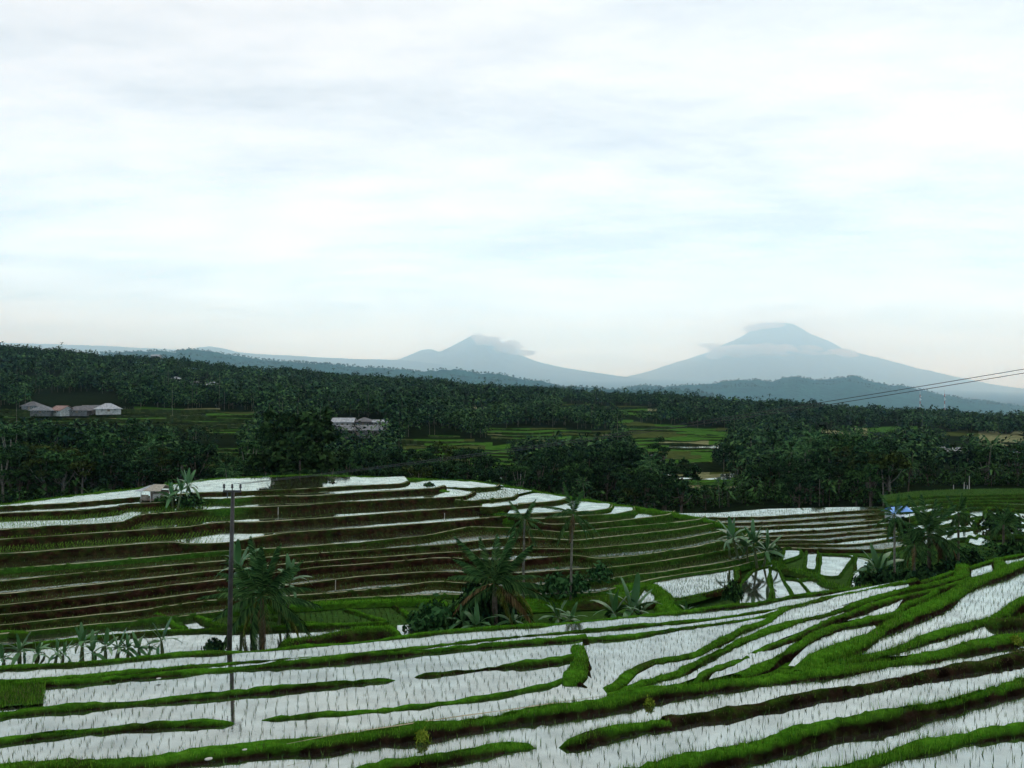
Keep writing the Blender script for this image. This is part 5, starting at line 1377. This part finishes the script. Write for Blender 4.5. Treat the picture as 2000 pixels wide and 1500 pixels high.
for i, (u, y, D, w, rf, wl, lb) in enumerate([
    (1279, 905, 190, 2.6, 'roof_pale', 'plaster', 'small white hut alone under the dark trees in mid valley'),
    (1838, 884, 300, 5, 'roof_pale', 'plaster', 'white roofed house, leftmost of the cluster on the right wooded slope'),
    (1856, 886, 298, 4.5, 'roof_pale', 'plaster', 'white house second from the left in the right slope cluster'),
    (1869, 886, 298, 4.0, 'roof_pale', 'plaster_grey', 'small pale roof in the middle of the right slope cluster'),
    (1893, 890, 296, 6.0, 'roof_pale', 'plaster', 'largest white house of the cluster on the right wooded slope'),
    (1926, 890, 298, 4.0, 'roof_pale', 'plaster', 'small white house, rightmost of the right slope cluster'),
    (1990, 894, 296, 7.0, 'roof_pale', 'plaster', 'long pale roof at the right edge on the wooded slope'),
    (384, 752, 440, 6, 'roof_grey', 'plaster', 'grey roofed house high on the left wooded hill'),
    (397, 756, 436, 6, 'roof_pale', 'plaster', 'white walled house in the middle of the three on the left wooded hill'),
    (412, 754, 438, 5, 'roof_pale', 'plaster', 'small pale house, right one of three on the left wooded hill'),
    (344, 744, 450, 5, 'roof_pale', 'plaster', 'single white house above the three on the left wooded hill'),
    (605, 770, 430, 7, 'roof_grey', 'plaster', 'grey roofs showing above the bamboo clump in the woods'),
    (1588, 868, 300, 5, 'roof_pale', 'plaster', 'pale house among trees below the long bright field'),
    (305, 698, 640, 6, 'roof_pale', 'plaster', 'tiny white house on the left skyline ridge'),
    ]):
    house(u, y, D, w, w * .8, 1.1, 1.0, rf, wl, lb, hip=(i % 2 == 0), rz=rng.uniform(-.5, .5))
# blue tarpaulin shelter
sh = empty('tarp_shelter', P(1752, 1018, -14.77), .2); tag(sh, 'blue and white tarpaulin shelter by the right terraces', 'shelter')
for x in (-1, 1):
    for y in (-.7, .7):
        mb = MB(); mb.tube([(x, y, -.6), (x, y, 1.1)], .04, 6); mb.build('post', M['wood'], sh)
slab((-1.25, -.95, 1.0), (1.35, -.95, 1.05), (1.1, 0, 1.6), (-1.1, 0, 1.5), .03, 'tarp', M['tarp_blue'], sh)
slab((-1.1, 0, 1.5), (1.1, 0, 1.6), (1.35, .95, 1.05), (-1.25, .95, 1.0), .03, 'tarp', M['tarp_blue'], sh)
mb = MB(); mb.box((0, .7, .5), (2.0, .05, .9)); mb.build('wall', M['white_paint'], sh)
slab((-.9, -1.0, .62), (.5, -1.0, .7), (.4, -.6, .98), (-.9, -.6, .98), .02, 'sheet', M['white_paint'], sh)
# radio masts on the skyline
for u, ytop, D, lb in [(1797, 764, 900, 'left one of two thin radio masts before the hazy hill'), (1845, 762, 900, 'right one of two thin red and white radio masts before the hazy hill')]:
    p = G(u, D); h = -(ytop - 750) / F * D - p[2]
    mroot = empty('radio_mast', p); tag(mroot, lb, 'radio mast', 'radio masts on the skyline')
    for k in range(8):
        z0, z1 = h * k / 8, h * (k + 1) / 8; a0, a1 = .9 * (1 - k / 9), .9 * (1 - (k + 1) / 9)
        mb = MB()
        for j in range(3):
            t0, t1 = 2.094 * j, 2.094 * (j + 1)
            mb.tube([(a0*math.cos(t0), a0*math.sin(t0), z0), (a1*math.cos(t0), a1*math.sin(t0), z1)], .09, 4)
            mb.tube([(a0*math.cos(t0), a0*math.sin(t0), z0), (a1*math.cos(t1), a1*math.sin(t1), z1)], .05, 4)
        mb.build('lattice', M['white_paint' if k % 2 else 'red_paint'], mroot)
    for j in range(2):
        mb = MB(); mb.tube([(.6, -.5, h * (.8 - .12 * j)), (.6, -.75, h * (.8 - .12 * j))], [.55, .6], 12); mb.build('dish', M['white_paint'], mroot)
# stakes and a little shrine near the far right fields
for i, (u, y, hh) in enumerate([(1862, 964, 1.5), (1883, 962, 1.8), (1893, 963, 2.9), (1889, 964, 1.4)]):
    D_ = at(u, y + 2); mb = MB(); mb.tube([(0, 0, -.4), (.03, 0, hh)], [.09, .06], 6)
    o = mb.build('wooden_post', M['wood_pale'], None, False, loc=G(u, D_)); tag(o, ['short pale post left of the group by the far right fields', 'middling pale post in the group by the far right fields', 'tallest pale post in the group by the far right fields', 'thin short post between the two taller ones by the far right fields'][i], 'post', 'posts by the far right fields')
# stick in a terrace and marker stakes
for i, (u, y, z, hh) in enumerate([(543, 1004, TZ[3], .65), (868, 1015, TZ[4], .6), (1011, 983, TZ[2], .55), (655, 1152, TZ[10], .7)]):
    mb = MB(); mb.tube([(0, 0, -.2), (.02, 0, hh)], [.03, .02], 5)
    o = mb.build('stake', M['wood_pale'], None, False, loc=P(u, y, z)); tag(o, ['pale stake standing in an upper terrace right of the utility pole', 'thin stake in the terrace above the dense palm', 'short dark-tipped stake at the near edge of the pale pond', 'stake low on the brown terraces right of the bushy palm'][i], 'stake', 'stakes in the terraces')

# ---------------------------------------------------------------- trees one can tell apart
def place(u, D, ytop, kind, k, label, group='trees behind the terraced hill', name='broadleaf_tree', wide=1.0, cat='tree'):
    if D < 150 and u < 1290 and kind != 'bamboo': D = D * .6 + 85
    p = G(u, D); h = -(ytop - 750) / F * D - p[2]
    v = BV[kind][k % len(BV[kind])]
    r = tree(v, p, h, rng.uniform(0, 6), label, group, cat, name)
    r.scale = (r.scale[0] * wide, r.scale[1] * wide, r.scale[2])
    return r
bam = [broad_variant(51, 11, 3.0, .08, 46, 120, .36, 'bamboo', flat=1.15, droop=.8), broad_variant(52, 10, 2.4, .06, 36, 120, .36, 'bamboo', flat=1.2, droop=.8)]
BV['bamboo'] = bam
for u, D, yt, kk, wd_, lb in [(582, 112, 784, 0, 1.0, 'tallest bamboo clump rising over the hilltop ponds'), (540, 114, 806, 1, 1.0, 'bamboo clump leaning left of the tallest one'), (622, 113, 800, 1, 1.05, 'dark bamboo clump right of the tallest one'), (590, 108, 850, 1, 1.1, 'low dense bamboo clump in front of the tallest one')]:
    place(u, D, yt, 'bamboo', kk, lb, 'bamboo clumps behind the ponds', 'bamboo_clump', wd_, 'bamboo')
for args in [
    (15, 108, 872, 'dark', 0, 'dark tree at the left edge behind the upper terraces'), (70, 112, 862, 'olive', 0, 'broad olive brown tree left of the yellow-green one'),
    (125, 110, 868, 'olive', 0, 'wide olive tree with bare grey branches behind the left terraces'), (190, 108, 878, 'mid', 0, 'round yellow-green tree behind the left terraces'),
    (228, 118, 862, 'dark', 1, 'dark tree between the yellow-green tree and the hut'), (270, 122, 872, 'dark', 2, 'dark bushy tree above the thatched hut'),
    (345, 120, 862, 'olive', 1, 'tree with a forked pale trunk right of the hut'), (20, 130, 838, 'dark', 1, 'dark crown behind the left edge tree'),
    (105, 132, 830, 'dark', 0, 'large dark crown behind the olive trees'), (170, 135, 836, 'mid', 2, 'mid green crown behind the yellow-green tree'),
    (255, 138, 826, 'dark', 2, 'tall dark crown standing up against the left fields'), (310, 140, 838, 'mid', 0, 'mid green crown below the left fields'),
    (385, 150, 858, 'dark', 0, 'dark round tree below the stepped fields left of the bamboo'), (440, 125, 880, 'mid', 1, 'slim tree left of the bamboo clumps'),
    (488, 110, 850, 'tall', 0, 'tall slim tree with a pale trunk close left of the bamboo'), (515, 120, 862, 'mid', 2, 'mid green tree touching the left bamboo clump'),
    (665, 110, 872, 'dark', 1, 'dark tree right of the bamboo clumps behind the ponds'), (700, 112, 868, 'mid', 1, 'light trunked tree behind the right end of the ponds'),
    (735, 116, 880, 'mid', 0, 'mid green bushy tree behind the ponds, left of the green path'), (770, 120, 886, 'dark', 2, 'dark tree beyond the junction of the green path'),
    (820, 128, 874, 'mid', 1, 'tree with feathery crown beyond the yellow field'), (915, 122, 872, 'dark', 0, 'dark tree with flat layered crown beyond the pale ponds'),
    (950, 118, 886, 'dark', 1, 'dark tree just beyond the pale ponds'), (985, 122, 896, 'tall', 1, 'tree with a leaning pale trunk beyond the pale ponds'),
    (1060, 115, 912, 'mid', 0, 'mid green tree behind the rim of the right shoulder'), (1090, 128, 882, 'dark', 2, 'dark broad tree below the middle fields'),
    (1150, 122, 872, 'dark', 0, 'very dark tree behind the shoulder ponds'), (1185, 124, 880, 'mid', 2, 'green tree behind the middle of the shoulder'),
    (1225, 126, 862, 'dark', 1, 'dark blue-green tree in the middle of the valley wood'), (1262, 128, 880, 'dark', 0, 'dark tree in front of the small white hut'),
    (1290, 180, 862, 'dark', 2, 'dark round tree above the small white hut'), (1330, 130, 900, 'dark', 1, 'dark tree left of the pale stepped fields'),
    (1440, 180, 862, 'dark', 0, 'dark tree right of the green stepped fields'), (1505, 185, 850, 'dark', 2, 'wide dark tree on the mid right slope'),
    (1560, 120, 920, 'dark', 1, 'dark tree behind the brown terraces'), (1700, 122, 904, 'mid', 2, 'tall green tree at the right end of the brown terraces'),
    (1672, 126, 912, 'mid', 0, 'mid green tree left of the tall one above the brown terraces'), (1730, 128, 930, 'dark', 0, 'dark tree beside the green slope of the right terraces'),
    (1115, 118, 915, 'olive', 1, 'olive tree with pale trunk behind the shoulder rim'), (860, 140, 862, 'olive', 0, 'olive tree below the dark stepped fields'),
    ]:
    place(*args)
# the wood: the nearest trees as things of their own, the rest as one mass
EXCL = [np.array(f_[0], float) for f_ in FIELDS] + [np.array([(55,770),(245,770),(245,812),(55,812)], float), np.array([(645,820),(760,820),(760,856),(645,856)], float),
        np.array([(1255,895),(1300,895),(1300,912),(1255,912)], float), np.array([(1830,874),(2010,874),(2010,898),(1830,898)], float), np.array([(372,742),(420,742),(420,760),(372,760)], float)]
EXCL += [np.array([(1740,955),(1800,950),(2090,950),(2090,1060),(1740,1060)], float), np.array([(1270,1000),(1500,990),(1745,990),(1790,1010),(1790,1100),(1270,1100)], float)]
nT = 30000
Dt = np.sqrt(rng.uniform(103**2, 650**2, nT)); ut = rng.uniform(-160, 2160, nT)
hT = rng.uniform(5.0, 9.0, nT) * np.where(rng.uniform(0, 1, nT) < .07, 1.35, 1.0) * np.where(Dt > 560, .8, 1)
zT = gz(ut, Dt); yT = 750 - zT / Dt * F
hp = hT / Dt * F
ok = np.ones(nT, bool)
# lower growth in front of the open fields, so that they can be seen as in the photograph
for fi in (0, 1, 2, 3, 4, 8):
    fp = np.array(FIELDS[fi][0], float); x0_, x1_ = fp[:, 0].min() - 12, fp[:, 0].max() + 12; yb, yt_ = fp[:, 1].max(), fp[:, 1].min()
    lim = yb - .35 * (yb - yt_)
    m_ = (ut > x0_) & (ut < x1_) & (yT > yb - 2) & (yT < yb + 75) & (yT - hp < lim) & (rng.uniform(0, 1, nT) < .85)
    hT = np.where(m_, np.maximum((yT - lim) / F * Dt, 1.8), hT)
hp = hT / Dt * F
for p in EXCL:
    for fr in (0.0, .25, .55): ok &= ~(inside(p, ut, yT - hp * fr) & (rng.uniform(0, 1, nT) < .96))
ok &= Dt > np.interp(ut, [1230, 1400], [140, 114])
ok &= rng.uniform(0, 1, nT) < np.clip(.45 + .75 * np.array([mnoise.noise(Vector(((u - 1000) / F * d * .03, d * .03, 2))) for u, d in zip(ut, Dt)]) + .25, .2, 1)
ut, Dt, hT, zT = ut[ok], Dt[ok], hT[ok], zT[ok]
o_ = np.argsort(Dt); ut, Dt, hT, zT = ut[o_], Dt[o_], hT[o_], zT[o_]
ispalm = rng.uniform(0, 1, len(ut)) < np.where((ut > 1250) & (Dt < 220), .34, .09)
def zone(u): 
    return ('behind the thatched hut' if u < 380 else 'behind the hilltop ponds' if u < 800 else 'beyond the shoulder ponds' if u < 1290 else 'behind the brown terraces' if u < 1730 else 'above the far right terraces')
ZB = [-200, 380, 800, 1290, 1730, 2200]
def spot(u, D):
    i = int(np.searchsorted(ZB, u)) - 1; i = min(max(i, 0), 4)
    t_ = (max(u, 0) - max(ZB[i], 0)) / (min(ZB[i+1], 2000) - max(ZB[i], 0))
    return ('front row' if D < 160 else 'second row' if D < 180 else 'middle row' if D < 205 else 'back row') + ' ' + zone(u) + ', ' + ('left end' if t_ < .2 else 'left half' if t_ < .42 else 'centre' if t_ < .6 else 'right half' if t_ < .8 else 'right end')
nb = npalm = 0; mass = np.ones(len(ut), bool)
for i in range(len(ut)):
    if Dt[i] > 235: break
    loc = ((ut[i] - 1000) / F * Dt[i], Dt[i], zT[i])
    if ispalm[i]:
        if npalm >= 120: continue
        npalm += 1; mass[i] = False
        s = hT[i] / 8.0
        o = wood_palm(int(rng.integers(0, 3)), loc, s * 1.05, rng.uniform(0, 6), f"{'tall' if hT[i] > 7.6 else 'middling' if hT[i] > 6.2 else 'short'} coconut palm, {spot(ut[i], Dt[i])}", 'coconut palms in the wood')
    else:
        if nb >= 250: continue
        nb += 1; mass[i] = False
        kd = rng.choice(['dark', 'mid', 'olive', 'tall'], p=[.5, .28, .1, .12])
        o = tree(BV[kd][int(rng.integers(0, len(BV[kd])))], loc, hT[i], rng.uniform(0, 6), {'dark': 'dark green', 'mid': 'mid green', 'olive': 'olive green', 'tall': 'slim tall'}[kd] + f" {'large' if hT[i] > 8 else 'middling' if hT[i] > 6.5 else 'small'} tree, {spot(ut[i], Dt[i])}", 'broadleaf trees in the wood')
SAME = {}
for o in S.objects:
    if o.get('group') in ('broadleaf trees in the wood', 'coconut palms in the wood'): SAME.setdefault(o['label'], []).append(o)
for lb, os_ in SAME.items():
    if len(os_) > 1:
        os_.sort(key=lambda o: o.location.x / o.location.y)
        for i, o in enumerate(os_): o['label'] = lb + ', ' + (['first', 'second', 'third', 'fourth', 'fifth', 'sixth', 'seventh', 'eighth', 'ninth', 'tenth'][min(i, 9)]) + ' from left'
print('individual trees', nb, 'palms', npalm, 'mass', mass.sum())

def wood_mass(u, D, z, h, pal, q, ls, bark_share=.14):
    """many trees in one mesh: crowns of leaf clumps, thin trunks, palm stars"""
    X = (u - 1000) / F * D; base = np.stack([X, D, z], 1)
    Qs, Mi = [], []
    b = ~pal; nbt = b.sum()
    if nbt:
        B, H = base[b], h[b]
        d = rng.normal(0, 1, (nbt, q, 3)); d /= np.linalg.norm(d, axis=2)[:, :, None]
        d[:, :, 2] = np.where(d[:, :, 2] < -.35, -d[:, :, 2], d[:, :, 2])
        ph = rng.uniform(0, 6.28, (nbt, 1)); lump = 1 + .28 * np.sin(d[:, :, 0] * 4 + ph) * np.cos(d[:, :, 1] * 4.5 + ph * 2) + .12 * np.sin(d[:, :, 2] * 7 + ph)
        cz = np.where(rng.uniform(0, 1, (nbt, 1)) < .45, .46, .58)
        asp = rng.uniform(.30, .48, (nbt, 1))
        rad = rng.uniform(.5, 1, (nbt, q)) ** .4 * lump
        p = np.stack([d[:, :, 0] * rad * asp * H[:, None], d[:, :, 1] * rad * asp * H[:, None], H[:, None] * (cz + (1 - cz) * d[:, :, 2] * rad)], 2) + B[:, None, :]
        n = d + rng.normal(0, .5, d.shape) + np.array([0, 0, .4])
        s = ls * rng.uniform(.6, 1.35, (nbt, q)) * (H[:, None] / 7)
        c = card(p.reshape(-1, 3), n.reshape(-1, 3), s.ravel(), rng, 1.4)
        Qs.append(c); Mi.append(np.zeros(len(c), int))
        k = rng.uniform(0, 1, nbt) < bark_share; Bt, Ht = B[k], H[k]
        for a in (0, 1.57):
            w = np.array([math.cos(a), math.sin(a), 0]) * .07
            c = np.stack([Bt - w, Bt + w, Bt + w * .6 + np.c_[np.zeros((len(Bt), 2)), Ht * .7], Bt - w * .6 + np.c_[np.zeros((len(Bt), 2)), Ht * .7]], 1)
            Qs.append(c); Mi.append(np.ones(len(c), int))
    if pal.sum():
        B, H = base[pal], h[pal] * 1.15; n_ = len(B)
        for j in range(12):
            a = rng.uniform(0, 6.28, n_); el = rng.uniform(-.5, 1.2, n_); L = rng.uniform(1.9, 2.7, n_)
            dr = np.stack([np.cos(a) * np.cos(el), np.sin(a) * np.cos(el), np.sin(el)], 1); sd_ = np.stack([-np.sin(a), np.cos(a), np.zeros(n_)], 1) * .24
            top_ = B + np.c_[np.zeros((n_, 2)), H]
            m_ = top_ + dr * (L * .55)[:, None]; e_ = m_ + (dr * np.array([1, 1, .4]) + np.array([0, 0, -.55])) * (L * .5)[:, None]
            Qs.append(np.stack([top_ - sd_ * .3, top_ + sd_ * .3, m_ + sd_, m_ - sd_], 1)); Qs.append(np.stack([m_ - sd_, m_ + sd_, e_ + sd_ * .2, e_ - sd_ * .2], 1))
            Mi += [np.zeros(n_, int), np.zeros(n_, int)]
        for a in (0, 1.57):
            w = np.array([math.cos(a), math.sin(a), 0]) * .065
            Qs.append(np.stack([B - w, B + w, B + w * .7 + np.c_[np.zeros((n_, 2)), H], B - w * .7 + np.c_[np.zeros((n_, 2)), H]], 1)); Mi.append(np.ones(n_, int))
    return np.concatenate(Qs), np.concatenate(Mi)
qs, ms = [], []
for lo, hi, q_, ls_ in ((0, 300, 90, .55), (300, 430, 62, .68), (430, 700, 40, .9)):
    k = mass & (Dt >= lo) & (Dt < hi)
    if k.sum():
        a, b = wood_mass(ut[k], Dt[k], zT[k], hT[k], ispalm[k], q_, ls_); qs.append(a); ms.append(b)
tag(link('woods', quads_mesh('woods', np.concatenate(qs), [M['forest'], M['bark_pale']], np.concatenate(ms))), 'dark tropical wood covering the slopes beyond the fields', 'woods', None, 'stuff')
# trees on the hazy hills
qs, ms = [], []
for r in hb:
    if r is None: continue
    b, h = r
    a, m_ = wood_mass(b[:, 0] / b[:, 1] * F + 1000, b[:, 1], b[:, 2] - 5, h, rng.uniform(0, 1, len(h)) < .1, 14, 2.2, .1); qs.append(a); ms.append(m_)
tag(link('far_woods', quads_mesh('far_woods', np.concatenate(qs), [M['forest'], M['bark']], np.concatenate(ms))), 'trees along the hazy blue-green hills', 'woods', None, 'stuff')
# undergrowth behind the hill rim and at the valley edges
n_u = 4200
uu = rng.uniform(-150, 2150, n_u); du = np.interp(uu, [1230, 1400], [138, 112]) + rng.uniform(0, 55, n_u); zu = gz(uu, du)
yu = 750 - zu / du * F
k = np.ones(n_u, bool)
for p in EXCL: k &= ~inside(p, uu, yu) & ~inside(p, uu, yu - 25)
uu, du, zu = uu[k], du[k], zu[k]
a, m_ = wood_mass(uu, du, zu - .6, rng.uniform(1.5, 3.4, len(uu)), rng.uniform(0, 1, len(uu)) < .12, 46, .75, .0)
tag(link('undergrowth', quads_mesh('undergrowth', a, [M['broad_mid'], M['bark']], m_)), 'dense undergrowth behind the rim of the terraced hill', 'undergrowth', None, 'stuff')

ug = np.array([(1690,1118),(1720,1100),(1760,1088),(1870,1080),(1990,1064),(2080,1060),(2080,1120),(1900,1125),(1740,1150)], float)
uu = rng.uniform(1690, 2080, 800); yy = rng.uniform(1040, 1150, 800); k = inside(ug, uu, yy)
for pp, z in rv: k &= ~inside(np.array(pp, float), uu, yy - 3)
k &= np.array([mnoise.noise(Vector((a * .02, b_2 * .05, 0))) for a, b_2 in zip(uu, yy)]) > -.1
uu, yy = uu[k], yy[k]; du = 15.31 * F / (yy - 750)
a, m_ = wood_mass(uu, du, np.full(len(uu), -15.40), rng.uniform(.4, 1.1, len(uu)), np.zeros(len(uu), bool), 40, 1.1, .0)
tag(link('undergrowth', quads_mesh('undergrowth', a, [M['shrub'], M['bark']], m_)), 'low dark undergrowth beneath the palms behind the grassy lip', 'undergrowth', None, 'stuff')

# ---------------------------------------------------------------- grass and rice as stuff
def blades_obj(name, store, mkey, label, cat):
    v = np.concatenate(store).reshape(-1, 3); n = len(v) // 3
    print(name, n)
    tag(link(name, mesh_np(name, v, np.arange(n * 3).reshape(n, 3), [M[mkey]])), label, cat, None, 'stuff')
blades_obj('grass', GRASS_V, 'blade', 'bright green grass growing on the bunds and banks', 'grass')
blades_obj('dry_grass', STRAW_V, 'straw', 'brown dead straw lying along the muddy bund', 'grass')
blades_obj('rice_seedlings', RICE_V, 'rice', 'thin young rice seedlings in rows in the flooded paddies', 'rice')

# ---------------------------------------------------------------- haze
mh = bpy.data.materials.new('haze_air'); mh.use_nodes = True
t = mh.node_tree; t.nodes.clear()
o_ = N(t, 'ShaderNodeOutputMaterial'); pv_ = N(t, 'ShaderNodeVolumePrincipled')
pv_.inputs['Color'].default_value = (0.52, 0.80, 1.0, 1); pv_.inputs['Absorption Color'].default_value = (1, 1, 1, 1); pv_.inputs['Density'].default_value = 6.2e-5; pv_.inputs['Anisotropy'].default_value = 0.83
t.links.new(pv_.outputs[0], o_.inputs['Volume'])
mb = MB(); mb.box((0, 0, 0), (1, 1, 1))
zlo, zhi = -760.0, 3700.0
hz = mb.build('haze', mh, None, False, loc=(0, 29500, (zlo + zhi) / 2), scale=(600000, 67000, zhi - zlo))
tag(hz, kind='stuff')
tris = sum(len(o.data.loops) - 2 * len(o.data.polygons) for o in {o.data.name: o for o in S.objects if o.type == 'MESH'}.values())
print('unique triangles', tris, 'objects', len(S.objects))
